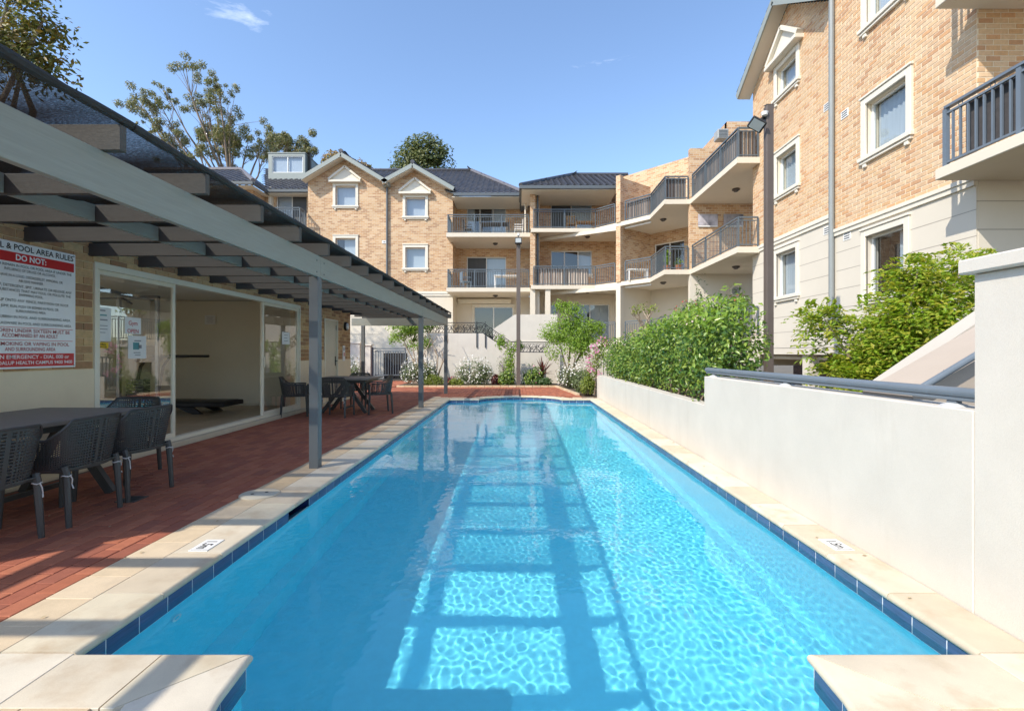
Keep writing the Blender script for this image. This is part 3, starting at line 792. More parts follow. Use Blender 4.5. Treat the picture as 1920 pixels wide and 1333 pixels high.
paper('notice', 'pale notice sheet on the far fixed pane', y0, y1, z0, z1, gx, M_PAPER, (), [(-0.08,0.08,0.12,0.13,M_GREY), (-0.08,0.08,0.06,0.07,M_GREY), (-0.08,0.06,0.0,0.01,M_GREY), (-0.08,0.08,-0.06,-0.05,M_GREY)])
# small notice on the interior cross wall
t = thing('notice', 'small printed sheet on the beige wall inside the gym', 'notice', W(394, 600, 11.68), group='notices on the pool house glass')
MB().box(-0.13, 0.13, -0.002, 0.0, -0.11, 0.11).build('sheet', M_PAPER, t)
for k in range(6): MB().box(-0.09+0.02*(k % 2), 0.09-0.015*(k % 3), -0.004, -0.0025, 0.075-0.028*k, 0.083-0.028*k).build('print', M_GREY, t)
# solid door
pd = thing('door', 'cream painted solid door beside the wall lamp on the pool house', 'door', (0,0,0))
MB().cbox(GX-0.08, GX-0.03, PD0+0.03, PD1-0.03, 0.06, PHEAD-0.03, 0.004).build('leaf', M_RENDER_C if False else M('cream_door_paint', (0.64,0.58,0.44), 0.5, var=0.04), pd)
for y0, y1, z0, z1 in ((PD0, PD0+0.03, 0.056, PHEAD), (PD1-0.03, PD1, 0.056, PHEAD), (PD0+0.031, PD1-0.031, PHEAD-0.03, PHEAD)):
    MB().cbox(GX-0.1, GX+0.015, y0, y1, z0, z1, 0.003).build('frame', M_CREAM, pd)
MK = M('black_hardware', (0.02,0.02,0.02), 0.4, var=0)
MB().tube([(GX-0.03, PD1-0.09, 1.08), (GX+0.03, PD1-0.09, 1.08), (GX+0.03, PD1-0.2, 1.08)], 0.011, 8).build('handle', MK, pd)
MB().box(GX-0.03, GX-0.024, PD1-0.12, PD1-0.06, 0.95, 1.2).build('lock_plate', MK, pd)
for z in (0.35, 1.9): MB().box(GX-0.03, GX-0.022, PD1-0.045, PD1-0.032, z, z+0.12).build('hinge', MK, pd)
lp = thing('wall_lamp', 'round bulkhead lamp with dark rim high beside the solid door', 'lamp', (0,0,0))
mt = Matrix.Translation((GX, 13.55, 2.03)) @ Matrix.Rotation(math.pi/2, 4, 'Y')
MB().lathe([(0.12,0),(0.12,0.05),(0.10,0.06),(0.095,0.05)], (0,0,0), 20).xf(mt).build('rim', MK, lp, smooth=True)
MB().lathe([(0.095,0.05),(0.08,0.085),(0.04,0.1),(0.0,0.104)], (0,0,0), 20).xf(mt).build('diffuser', M('opal_plastic', (0.75,0.75,0.72), 0.3, var=0), lp, smooth=True)
sg = thing('toilet_sign', 'small white vertical sign beside the solid door', 'sign', (GX, 13.42, 1.35))
MB().cbox(0.0, 0.012, -0.09, 0.09, -0.28, 0.14, 0.002).build('plate', M_WHITE, sg)
MB().box(0.0125, 0.0135, -0.04, 0.03, 0.0, 0.09).build('print', M_GREY, sg); MB().box(0.0125, 0.0135, -0.02, 0.04, -0.15, -0.05).build('print', M_RED, sg)

# rules sign
sx, s0, s1, sz0, sz1 = GX+0.012, 4.32, 5.28, 1.143, 2.362
sign = thing('rules_sign', 'large white and red pool rules sign on the brick wall', 'sign', (0,0,0))
M_SW = M('white_sign_face', (0.88,0.89,0.90), 0.3, var=0.02, coat=0.3)
M_SR = M('red_sign_ink', (0.60,0.02,0.025), 0.35, var=0.03)
M_SRT = M('dark_red_sign_ink', (0.42,0.03,0.03), 0.4, var=0)
MB().cbox(sx-0.008, sx+0.004, s0, s1, sz0, sz1, 0.002).build('panel', M_SW, sign)
Hs = sz1-sz0; zf = lambda f: sz1 - f*Hs; ym = (s0+s1)/2
MB().box(sx+0.0042, sx+0.0052, s0+0.02, s1-0.02, zf(0.160), zf(0.083)).build('red_band', M_SR, sign)
MB().box(sx+0.0042, sx+0.0052, s0+0.02, s1-0.02, zf(0.985), zf(0.878)).build('red_band', M_SR, sign)
for f in (0.672, 0.772): MB().box(sx+0.0042, sx+0.0052, s0+0.03, s1-0.035, zf(f+0.002), zf(f-0.002)).build('rule_line', M_SR, sign)
LINES = [(0.043, 'POOL & POOL AREA RULES', 0.078, M_BLACK, 0.90, 0.0012), (0.121, 'DO NOT:', 0.078, M_SW, 0.30, 0.0022),
 (0.187, 'ENTER OR REMAIN IN POOL OR POOL AREA IF UNDER THE', 0.037, M_BLACK, 0.86, 0.0), (0.220, 'INFLUENCE OF DRUGS OR ALCOHOL.', 0.037, M_BLACK, None, 0.0),
 (0.268, 'BEHAVE IN A LOUD, DISORDERLEY, IMMORAL OR', 0.037, M_BLACK, None, 0.0), (0.303, 'ABUSIVE MANNER.', 0.037, M_BLACK, None, 0.0),
 (0.347, 'USE SOAP, DETERGENT, SPIT, URINATE OR RELEASE ANY', 0.037, M_BLACK, 0.86, 0.0), (0.382, 'OTHER SUBSTANCES THAT MAY FOUL OR POLLUTE THE', 0.037, M_BLACK, 0.84, 0.0), (0.415, 'SWIMMING POOL.', 0.037, M_BLACK, None, 0.0),
 (0.462, 'CLIMB UP ONTO ANY FENCE, PARTITION OR ROOF.', 0.037, M_BLACK, 0.80, 0.0), (0.508, 'JUMP, RUN, PUSH OR BOMBIE IN POOL OR', 0.037, M_BLACK, None, 0.0), (0.543, 'SURROUNDING AREA.', 0.037, M_BLACK, None, 0.0),
 (0.592, 'LEAVE RUBBISH IN POOL AND SURROUNDING AREA.', 0.037, M_BLACK, 0.84, 0.0), (0.641, 'BRING GLASSWARE IN POOL AND SURROUNDING AREA.', 0.037, M_BLACK, 0.86, 0.0),
 (0.698, 'CHILDREN UNDER SIXTEEN MUST BE', 0.050, M_SRT, 0.82, 0.0004), (0.737, 'ACCOMPANIED BY AN ADULT', 0.050, M_SRT, None, 0.0004),
 (0.803, 'NO SMOKING OR VAPING IN POOL', 0.050, M_SRT, 0.80, 0.0004), (0.846, 'AND SURROUNDING AREA', 0.050, M_SRT, None, 0.0004),
 (0.908, 'IN AN EMERGENCY - DIAL 000 or', 0.052, M_SW, 0.80, 0.0005), (0.954, 'JOONDALUP HEALTH CAMPUS 9400 9400', 0.048, M_SW, 0.88, 0.0005)]
for f, body, size, mt, wid, bold in LINES:
    me = text_mesh('lettering', body, size, mt, bold=bold)
    xsv = [v.co.x for v in me.vertices]; w0 = max(xsv)-min(xsv)
    if wid: me.transform(Matrix.Diagonal((wid/w0, 1, 1, 1)))
    else: me.transform(Matrix.Diagonal((0.80, 1, 1, 1)))
    o = obj('lettering', me, sign); o.location = (sx+0.0062, ym, zf(f)); o.rotation_euler = (math.pi/2, 0, math.pi/2)
for y in (s0+0.02, s1-0.02):
    for z in (sz0+0.02, sz1-0.02): MB().lathe([(0.008,0),(0.006,0.004),(0,0.005)], (0,0,0), 8).xf(Matrix.Translation((sx+0.004, y, z)) @ Matrix.Rotation(math.pi/2, 4, 'Y')).build('screw', M_GREY, sign)

# gym machines
M_RUB = M('black_rubber', (0.018,0.018,0.018), 0.6, var=0.1); M_STEEL = M('grey_machine_steel', (0.16,0.16,0.165), 0.35, var=0.05, metal=0.5)
tm_ = thing('treadmill', 'black treadmill standing inside the gym', 'treadmill', (0,0,0))
MB().cbox(-8.2, -6.1, 10.0, 10.75, 0.17, 0.27, 0.02).build('deck', M_RUB, tm_)
MB().cbox(-8.1, -6.15, 10.12, 10.63, 0.271, 0.285, 0.004).build('belt', M('dark_belt', (0.03,0.03,0.03), 0.5, var=0.1), tm_)
for y in (10.04, 10.71): MB().prism([(-6.75, y-0.03, 0.022), (-6.55, y-0.03, 0.022), (-6.75, y-0.03, 0.168), (-7.1, y-0.03, 0.168)], (0, 0.06, 0)).build('foot', M_RUB, tm_)
for y in (10.05, 10.70): MB().tube([(-8.0, y, 0.27), (-7.85, y, 1.0), (-7.7, y, 1.22), (-6.85, y, 1.22)], 0.03, 8).build('handrail', M_RUB, tm_)
MB().cbox(-8.0, -7.85, 10.05, 10.70, 1.1, 1.45, 0.03).build('console', M_RUB, tm_)
lm = thing('cable_machine', 'lat pulldown machine with black bar seen through the glass', 'gym machine', (-6.9, 8.5, 0.02))
for dx in (-0.35, 0.35): MB().cbox(dx-0.03, dx+0.03, 0.25, 0.31, 0, 2.3, 0.005).build('upright', M_STEEL, lm)
MB().cbox(-0.38, 0.38, 0.24, 0.32, 2.24, 2.31, 0.005).build('crossbar', M_STEEL, lm)
MB().bar((0, 0.3, 2.27), (0, -0.55, 2.33), 0.06).build('arm', M_STEEL, lm)
MB().tube([(-0.55,-0.55,2.08),(-0.40,-0.55,2.17),(0.40,-0.55,2.17),(0.55,-0.55,2.08)], 0.016, 8).build('pull_bar', M_RUB, lm)
MB().tube([(0,-0.55,2.17),(0,-0.55,2.33)], 0.006, 6).build('cable', M_RUB, lm)
for k in range(14): MB().cbox(-0.16, 0.16, 0.2, 0.36, 0.1+0.05*k, 0.145+0.05*k, 0.004).build('weight_plate', M_RUB, lm)
MB().cbox(-0.2, 0.2, -0.75, -0.35, 0.45, 0.53, 0.03).build('seat', M_RUB, lm); MB().cbox(-0.04, 0.04, -0.6, 0.25, 0.0, 0.45, 0.01).build('stem', M_STEEL, lm)

# ---------------------------------------------------------------- rendered walls right of the pool
M_RENDER_W = M('white_textured_render', (0.60,0.555,0.485), 0.9, var=0.045, vscale=2.2, fine=0.05, bump=0.45, bscale=130, bdist=0.003, broad=0.03, stain=(0.50,0.455,0.385), stain_scale=2.4, stain_pos=(0.56,0.95), stain_stretch=(1.6,1.6,0.22))
RX = 2.275
rw = thing('retaining_wall', 'low white rendered wall along the right side of the pool', 'wall')
MB().cbox(RX, RX+0.22, 2.42, 5.92, -0.04, 1.01, 0.006).build('wall', M_RENDER_W, rw)
pw = thing('planter_wall', 'lower white planter wall under the hedge at the far right of the pool', 'wall')
MB().cbox(RX+0.012, RX+0.20, 5.923, 13.9, -0.04, 0.655, 0.006).build('wall', M_RENDER_W, pw)
MB().cbox(RX+0.012, 4.6, 13.903, 14.08, -0.04, 0.60, 0.006).build('wall', M_RENDER_W, pw)
soil = MB().box(RX+0.2005, 5.2, 5.93, 13.9, 0.0, 0.58).build('soil', M('dark_soil', (0.07,0.05,0.035), 0.95, var=0.3, vscale=12), pw)
pr_ = thing('pier_wall', 'tall white rendered wall with overhanging cap at the right edge', 'wall')
MB().cbox(RX+0.0, RX+0.26, -0.6, 2.417, -0.04, 1.69, 0.006).build('wall', M_RENDER_W, pr_)
MB().cbox(RX-0.045, RX+0.31, -0.65, 2.46, 1.692, 1.765, 0.008).build('cap', M_RENDER_W, pr_)
# handrail on the low wall
M_RAIL = M('slate_blue_rail', (0.145,0.175,0.205), 0.4, var=0.05)
hr = thing('handrail', 'slate blue tube handrail on brackets along the low white wall', 'handrail')
MB().tube([(2.36, 2.40, 1.085), (2.36, 6.05, 1.085)], 0.030, 14).build('rail', M_RAIL, hr, smooth=True)
MB().cbox(2.335, 2.385, 2.40, 6.02, 1.043, 1.060, 0.003).build('rail_bar', M_RAIL, hr)
for y in (2.62, 4.25, 5.82):
    MB().cbox(2.342, 2.378, y-0.03, y+0.03, 1.009, 1.042, 0.003).build('bracket', M_RAIL, hr)
    MB().lathe([(0.075,1.005),(0.055,1.02),(0.03,1.028),(0.0,1.03)], (2.36, y, 0), 10).build('mortar_pad', M('pale_mortar_pad', (0.5,0.5,0.49), 0.9, var=0.2, vscale=30), hr)
# stair rising to the right behind the wall
st = thing('stair', 'white rendered stair balustrade rising behind the low wall at right', 'stair')
p0 = W(1665, 718, 3.45); p1 = W(1990, 497, 3.45)
M_STAIR = M('stair_render', (0.50,0.455,0.385), 0.9, var=0.04, vscale=2, bump=0.3, bscale=70, bdist=0.003)  # white render toned down, shade of the balustrade side put into the colour
M_STAIR_SHADE = M('shaded_stair_render', (0.44,0.37,0.30), 0.9, var=0.06, vscale=2, bump=0.3, bscale=70, bdist=0.003)  # browner base colour paints the shade on the stair string
def sloped(x0, z0, x1, z1, y0, y1, h):
    return MB().prism([(x0, y0, z0-h), (x1, y0, z1-h), (x1, y0, z1), (x0, y0, z0)], (0, y1-y0, 0))
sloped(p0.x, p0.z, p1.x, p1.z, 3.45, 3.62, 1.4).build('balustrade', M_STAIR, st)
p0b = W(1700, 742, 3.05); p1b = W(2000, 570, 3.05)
sloped(p0b.x, p0b.z, p1b.x, p1b.z, 3.0, 3.44, 1.2).build('string', M_STAIR_SHADE, st)
hr2 = thing('handrail', 'short slate blue handrail climbing the white stair at right', 'handrail')
a = W(1710, 738, 2.95); b = W(1990, 570, 2.95)
MB().tube([a, b], 0.021, 12).build('rail', M_RAIL, hr2, smooth=True)
for f in (0.3, 0.8):
    q = a.lerp(b, f); MB().tube([q, q+Vector((0, 0.03, -0.03)), q+Vector((0, 0.09, -0.03))], 0.008, 6).build('bracket', M_RAIL, hr2)

# ---------------------------------------------------------------- building helpers
M_BRICKF = brick_tex('far_cream_brick')
M_RCREAM = M('cream_wall_render', (0.66,0.59,0.48), 0.85, var=0.03, vscale=1.5, bump=0.15, bscale=90, bdist=0.002)
M_RGREY = M('stone_grey_render', (0.62,0.565,0.475), 0.85, var=0.03, vscale=1.5, bump=0.15, bscale=90, bdist=0.002)
M_TRIM = M('cream_moulding', (0.70,0.65,0.55), 0.7, var=0.03, vscale=4)
M_WFRAME = M('white_window_frame', (0.74,0.73,0.70), 0.4, var=0.0)
M_SLATE = M('slate_grey_paint', (0.10,0.115,0.125), 0.45, var=0.06)
M_BALR = M('blue_grey_railing', (0.10,0.125,0.145), 0.4, var=0.04)
M_RTILE = M('charcoal_roof_tile', rnd=[(0.055,0.053,0.058), (0.065,0.062,0.066), (0.048,0.047,0.052), (0.075,0.07,0.07)], rough=0.38, var=0.15, vscale=12, spec=0.6)
M_RTILE_L = M('weathered_roof_tile', rnd=[(0.16,0.145,0.15), (0.19,0.17,0.17), (0.14,0.13,0.135), (0.21,0.185,0.18)], rough=0.4, var=0.2, vscale=12, spec=0.6)
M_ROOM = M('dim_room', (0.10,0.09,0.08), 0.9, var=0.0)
M_CURT = M('pale_curtain', (0.55,0.57,0.60), 0.9, var=0.10, vscale=9, stretch=(6,6,0.3))
M_BLIND = M('vertical_blind', (0.52,0.54,0.55), 0.8, var=0.10, vscale=14, stretch=(5,5,0.1))
M_SCREEN = M('dark_fly_screen', (0.075,0.08,0.085), 0.7, var=0.1)
G_WIN = glass_mat('window_glass', (0.80,0.86,0.90), 1.52, 0.03)
M_LAMPG = M('dark_bronze', (0.05,0.04,0.035), 0.4, var=0.1)

def frame_mat(origin, u, out):
    u = Vector(u).normalized(); o = Vector(out).normalized()
    return Matrix(((u.x, o.x, 0, origin[0]), (u.y, o.y, 0, origin[1]), (0, 0, 1, origin[2]), (0, 0, 0, 1)))
def wall_slabs(u0, u1, z0, z1, openings, t=0.24, front=0.0):
    """wall in the local frame (u, out, z), cut around rectangular openings (u0,u1,z0,z1)"""
    mb = MB(); us = sorted({u0, u1, *[o[0] for o in openings], *[o[1] for o in openings]}); us = [u for u in us if u0 <= u <= u1]
    zs = sorted({z0, z1, *[o[2] for o in openings], *[o[3] for o in openings]}); zs = [z for z in zs if z0 <= z <= z1]
    for a, b in zip(us, us[1:]):
        run = None
        for c, d in zip(zs, zs[1:]):
            hole = any(o[0]-1e-6 <= a and b <= o[1]+1e-6 and o[2]-1e-6 <= c and d <= o[3]+1e-6 for o in openings)
            if not hole: run = (run[0], d) if run else (c, d)
            if hole or d == zs[-1]:
                if run: mb.box(a, b, front-t, front, run[0], run[1]); run = None
    return mb
def window(parent, fm, u0, u1, z0, z1, surround=0.14, hood=False, sill=True, cover=None, sash=2, tilt=0.0, depth=0.12, room=0.6, frame=None, screen=None):
    """a window in an opening of a wall whose face is local out = 0"""
    w = obj('window', None, parent); w.matrix_local = fm
    L = lambda mb, name, mat, **k: mb.build(name, mat, w, **k)
    if surround:
        s_ = surround
        for a, b, c, d in ((u0-s_, u0, z0-0.0, z1+s_), (u1, u1+s_, z0-0.0, z1+s_), (u0, u1, z1, z1+s_)):
            L(MB().cbox(a, b, -0.02, 0.05, c, d, 0.008), 'surround', M_TRIM)
            ins = 0.04
        if not hood: L(MB().cbox(u0-s_-0.02, u1+s_+0.02, 0.0, 0.075, z1+s_+0.001, z1+s_+0.05, 0.008), 'surround', M_TRIM)
    if sill:
        s_ = surround+0.04
        L(MB().cbox(u0-s_, u1+s_, -0.1, 0.10, z0-0.09, z0-0.001, 0.01), 'sill', M_TRIM)
        L(MB().cbox(u0-s_+0.03, u1+s_-0.03, -0.02, 0.07, z0-0.15, z0-0.091, 0.01), 'sill', M_TRIM)
        for uu in (u0-0.02, u1+0.02): L(MB().cbox(uu-0.05, uu+0.05, -0.02, 0.06, z0-0.23, z0-0.151, 0.012), 'bracket', M_TRIM)
    if hood:
        a, b, zb = u0-surround-0.17, u1+surround+0.17, z1+surround
        L(MB().cbox(a, b, -0.02, 0.24, zb, zb+0.11, 0.012), 'hood', M_TRIM)
        m_ = (a+b)/2; h_ = (b-a)*0.40
        L(MB().prism([(a+0.03, -0.02, zb+0.111), (b-0.03, -0.02, zb+0.111), (m_, -0.02, zb+0.111+h_)], (0, 0.12, 0)), 'pediment', M_TRIM)
        for p, q in (((a, zb+0.111), (m_, zb+0.111+h_+0.02)), ((b, zb+0.111), (m_, zb+0.111+h_+0.02))):
            L(MB().bar((p[0], 0.09, p[1]+0.05), (q[0], 0.09, q[1]+0.02), 0.22, 0.10), 'pediment_moulding', M_TRIM)
    fr = frame or M_WFRAME; f = 0.045
    for a, b, c, d in ((u0, u0+f, z0, z1), (u1-f, u1, z0, z1), (u0+f, u1-f, z0, z0+f), (u0+f, u1-f, z1-f, z1)):
        L(MB().box(a, b, -depth-0.05, -depth, c, d), 'frame', fr)
    if sash >= 2:
        for k in range(1, sash):
            um = u0 + (u1-u0)*k/sash; L(MB().box(um-0.025, um+0.025, -depth-0.048, -depth-0.002, z0+f, z1-f), 'mullion', fr)
    gy = -depth-0.025
    L(MB().poly([(u0+f*0.6, gy, z0+f*0.6), (u1-f*0.6, gy, z0+f*0.6), (u1-f*0.6, gy, z1-f*0.6), (u0+f*0.6, gy, z1-f*0.6)]), 'pane', G_WIN, recalc=False)
    if screen:
        a, b = screen; L(MB().box(u0+(u1-u0)*a+0.02, u0+(u1-u0)*b-0.02, -depth-0.022, -depth-0.012, z0+0.05, z1-0.05), 'fly_screen', M_SCREEN)
    if cover:
        for a, b, mt in cover:
            n_ = max(6, int((u1-u0)*(b-a)/0.06)); mb = MB(); ua = u0+(u1-u0)*a+0.01; ub = u0+(u1-u0)*b-0.01
            for k in range(n_+1):
                uu = ua+(ub-ua)*k/n_; oo = -depth-0.13 + (0.02 if k % 2 else -0.015)
                mb.v += [(uu, oo, z0+0.02), (uu, oo, z1-0.02)]
                if k: q = 2*k; mb.f.append((q-2, q, q+1, q-1))
            L(mb, 'curtain', mt, recalc=False, smooth='all')
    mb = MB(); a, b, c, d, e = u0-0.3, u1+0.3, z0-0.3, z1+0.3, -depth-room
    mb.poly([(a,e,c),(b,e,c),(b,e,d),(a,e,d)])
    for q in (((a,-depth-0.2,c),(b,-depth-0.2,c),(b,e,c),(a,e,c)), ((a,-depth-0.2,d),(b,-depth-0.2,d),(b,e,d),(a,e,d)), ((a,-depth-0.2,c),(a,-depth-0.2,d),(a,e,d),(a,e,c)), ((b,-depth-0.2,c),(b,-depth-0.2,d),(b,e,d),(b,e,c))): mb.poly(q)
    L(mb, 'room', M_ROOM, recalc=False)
    return w
_bal = {}
def railing(parent, path, z, h=0.92, step=0.115, post_every=1.5, mat=None, thick=1.0, rings=False):
    mat = mat or M_BALR
    r = obj('balcony_railing', None, parent)
    b0 = 0.009*thick
    key = (round(h, 2), mat.name, thick)
    if key not in _bal: _bal[key] = MB().box(-b0, b0, -b0, b0, 0.09, h-0.13).mesh('baluster', mat)
    for (x0, y0), (x1, y1) in zip(path, path[1:]):
        p = Vector((x0, y0, z)); q = Vector((x1, y1, z)); L = (q-p).length; t = (q-p)/L; an = math.atan2(t.y, t.x)
        MB().bar(p+Vector((0,0,h-0.02)), q+Vector((0,0,h-0.02)), 0.055*thick, 0.04).build('top_rail', mat, r)
        MB().bar(p+Vector((0,0,h-0.115)), q+Vector((0,0,h-0.115)), 0.03*thick, 0.03).build('mid_rail', mat, r)
        MB().bar(p+Vector((0,0,0.075)), q+Vector((0,0,0.075)), 0.03*thick, 0.03).build('bottom_rail', mat, r)
        npost = max(1, round(L/post_every))
        for k in range(npost+1):
            c = p + t*(L*k/npost)
            if k == npost and (x1, y1) != path[-1]: continue
            MB().bar(c, c+Vector((0,0,h-0.041)), 0.042*thick, 0.042*thick, up=(t.x, t.y, 0)).build('post', mat, r)
        nb = int(L/step)
        for k in range(1, nb):
            c = p + t*(L*k/nb); obj('baluster', _bal[key], r, c, an)
            if rings and k % 4 == 2:
                rm_ = MB(); pts = [(c + t*(0.035*math.cos(a)) + Vector((0,0,h-0.067+0.035*math.sin(a)))) for a in [2*math.pi*i/12 for i in range(13)]]
                rm_.tube(pts, 0.006, 5, cap=False).build('ring', mat, r)
    return r
def roof_plane(parent, poly, mat, tile_w=0.30, tile_l=0.34, name='roof'):
    """poly: coplanar 3D corners, first edge is the eave (left to right seen from outside). Underlay plus laid tiles."""
    P = [Vector(p) for p in poly]; u = (P[1]-P[0]).normalized(); nrm = (P[1]-P[0]).cross(P[-1]-P[0]).normalized(); s_ = nrm.cross(u).normalized()
    if s_.z < 0: s_ = -s_
    n_up = u.cross(s_); n_up = n_up if n_up.z > 0 else -n_up
    part = obj(name, None, parent)
    MB().prism([p - n_up*0.06 for p in P], n_up*0.05).build('underlay', M_SLATE, part)
    uv = [((p-P[0]).dot(u), (p-P[0]).dot(s_)) for p in P]
    def inside(a, b):
        c = False; j = len(uv)-1
        for i in range(len(uv)):
            if (uv[i][1] > b) != (uv[j][1] > b) and a < (uv[j][0]-uv[i][0])*(b-uv[i][1])/(uv[j][1]-uv[i][1])+uv[i][0]: c = not c
            j = i
        return c
    key = ('tile', mat.name, tile_w, tile_l)
    if key not in _bal:
        mb = MB(); pr = [(0,0.0),(0.12,0.028),(0.25,0.042),(0.38,0.028),(0.5,0.006),(0.75,0.0),(1.0,0.004)]
        for k, (a, h_) in enumerate(pr):
            x = (a-0.5)*tile_w*1.04
            mb.v += [(x, -tile_l/2, h_+0.030), (x, tile_l*0.55, h_+0.004), (x, -tile_l/2, h_+0.004)]
            if k: q = 3*k; mb.f += [(q-3, q, q+1, q-2), (q-3, q-1, q+2, q)]
        _bal[key] = mb.mesh('roof_tile', mat, recalc=False)
    me = _bal[key]
    R = Matrix((( u.x, s_.x, n_up.x, 0), (u.y, s_.y, n_up.y, 0), (u.z, s_.z, n_up.z, 0), (0,0,0,1)))
    items = []; umax = max(a for a, b in uv); umin = min(a for a, b in uv); smax = max(b for a, b in uv); row = 0; b = tile_l*0.5
    while b < smax + tile_l*0.5:
        a = umin + tile_w*(0.5 if True else 0)
        while a < umax + tile_w:
            if inside(a, min(b, smax-0.05)): items.append((me, Matrix.Translation(P[0]+u*a+s_*b+n_up*0.002) @ R))
            a += tile_w
        b += tile_l*0.92; row += 1
    return part, items
def ridge(parent, pts, mat, r=0.11):
    MB().tube([Vector(p)+Vector((0,0,0.03)) for p in pts], r, 8).build('ridge_cap', mat, parent, smooth=True)
def gutter(parent, p, q, mat=None):
    MB().bar(Vector(p)-Vector((0,0,0.07)), Vector(q)-Vector((0,0,0.07)), 0.13, 0.14).build('gutter', mat or M_SLATE, parent)
def downpipe(parent, x, y, z0, z1, r=0.05, mat=None):
    MB().tube([(x, y, z0), (x, y, z1)], r, 10).build('downpipe', mat or M_SLATE, parent, smooth=True)
def soffit_lamp(parent, p):
    MB().lathe([(0.0,-0.11),(0.06,-0.1),(0.11,-0.05),(0.13,-0.045),(0.13,0.0)], p, 14).build('ceiling_lamp', M_LAMPG, parent, smooth=True)
def poly_slab(pts, z0, z1): return MB().prism([(x, y, z0) for x, y in pts], (0, 0, z1-z0))
def seg_wall(p, q, z0, z1, t=0.2, openings=()):
    """vertical wall between two plan points; its visible face is the line p-q, thickness goes behind (left to right seen from outside)"""
    p = Vector((*p, 0)); q = Vector((*q, 0)); u = (q-p).normalized(); out = Vector((u.y, -u.x, 0)); L = (q-p).length
    fm = frame_mat(p, u, out)
    return wall_slabs(0, L, z0, z1, list(openings), t).xf(fm), fm

# ---------------------------------------------------------------- far apartment block (left and centre)
FA = thing('apartment_block', 'three storey cream brick apartment block with twin gables facing the pool', 'building')
DF = 25.0
k_ = DF/F
def fx(px): return (px-CX)*k_
def fz(py): return CH-(py-CY)*k_
fmF = frame_mat((0, DF, 0), (1,0,0), (0,-1,0))
def gable(parent, x0, x1, xa, ze0, ze1, za, zbase, wins, y=DF, xr0=None, xr1=None):
    ops = [(a, b, c, d) for a, b, c, d, *_ in wins]
    lim = min(ze0, ze1)
    wall_slabs(x0, x1, zbase, lim, ops, 0.25).xf(fmF).build('wall', M_BRICKF, parent)
    pts = [(x0, y, lim), (x1, y, lim), (x1, y, ze1), (xa, y, za), (x0, y, ze0)]
    MB().prism([(p[0], p[1]+0.25, p[2]+0.0005) for p in pts], (0, -0.25, 0)).build('wall', M_BRICKF, parent)
# gable 1 (stands half a metre higher) and gable 2
WZ1 = fz(386); 
g1 = dict(x0=fx(577.5), x1=fx(726), xa=fx(646), ze0=fz(340), ze1=fz(347), za=fz(299))
U1 = (fx(629.5), fx(667), fz(386), fz(349)); L1 = (fx(629.5), fx(667), fz(490), fz(447))
gable(FA, g1['x0'], g1['x1'], g1['xa'], g1['ze0'], g1['ze1'], g1['za'], 4.45, [U1, L1])
g2 = dict(x0=fx(726)+0.001, x1=fx(849), xa=fx(777.5), ze0=fz(347), ze1=fz(360), za=fz(319))
U2 = (fx(760.5), fx(797.7), fz(406), fz(371)); L2 = (fx(760.5), fx(797.7), fz(502.7), fz(464.5))
gable(FA, g2['x0'], g2['x1'], g2['xa'], g2['ze0'], g2['ze1'], g2['za'], 4.45, [U2, L2])
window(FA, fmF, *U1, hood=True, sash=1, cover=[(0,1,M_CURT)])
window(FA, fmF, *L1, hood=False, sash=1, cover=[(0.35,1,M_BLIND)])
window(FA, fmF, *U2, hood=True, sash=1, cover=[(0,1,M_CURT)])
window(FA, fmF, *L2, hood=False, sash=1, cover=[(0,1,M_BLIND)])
# ground storey, rendered, with a moulding above it
wall_slabs(fx(577.5), fx(849), -0.05, 4.33, [], 0.24, -0.01).xf(fmF).build('wall', M_RCREAM, FA)
MB().box(fx(577.5), fx(849)+0.05, -0.2, 0.07, 4.332, 4.448).xf(fmF).build('moulding', M_TRIM, FA)
MB().box(fx(577.5), fx(849)+0.03, -0.2, 0.04, 4.22, 4.331).xf(fmF).build('moulding', M_TRIM, FA)
for z in (1.35, 2.25, 3.15):
    MB().box(fx(640), fx(712), -0.006, 0.006, z, z+0.018).xf(fmF).build('panel_line', M_RGREY, FA)
# gable roofs
def gable_roof(parent, x0, x1, xa, z0, z1, za, y0, y1, mat, over=0.55):
    """roof over a gable whose ridge runs back from y0 to y1"""
    its = []
    sl = (za-z0)/(xa-x0); sr = (za-z1)/(x1-xa); o = over
    L0 = (x0-0.12, z0-0.12*sl+0.16); R0 = (x1+0.12, z1-0.12*sr+0.16); A = (xa, za+0.16)
    pl, a = roof_plane(parent, [(L0[0], y1, L0[1]), (L0[0], y0-o, L0[1]), (A[0], y0-o, A[1]), (A[0], y1, A[1])], mat); its += a
    pr, a = roof_plane(parent, [(R0[0], y0-o, R0[1]), (R0[0], y1, R0[1]), (A[0], y1, A[1]), (A[0], y0-o, A[1])], mat); its += a
    for P, Q in ((L0, A), (R0, A)):
        MB().bar((P[0], y0-o, P[1]-0.12), (Q[0], y0-o, Q[1]-0.12), 0.04, 0.20, up=(0,0,1)).build('barge_board', M_GG, parent)
        MB().bar((P[0], y0-o/2+0.02, P[1]-0.20), (Q[0], y0-o/2+0.02, Q[1]-0.20), o-0.06, 0.02, up=(0,0,1)).build('soffit', M_TRIM, parent)
    ridge(parent, [(xa, y0-o, za+0.19), (xa, y1, za+0.19)], mat)
    return its
M_GG = M('grey_green_barge', (0.28,0.31,0.29), 0.5, var=0.04)
tiles_far = []
tiles_far += gable_roof(FA, g1['x0'], g1['x1'], g1['xa'], g1['ze0'], g1['ze1'], g1['za'], DF, 30.0, M_RTILE)
tiles_far += gable_roof(FA, g2['x0'], g2['x1'], g2['xa'], g2['ze0'], g2['ze1'], g2['za'], DF, 30.0, M_RTILE)
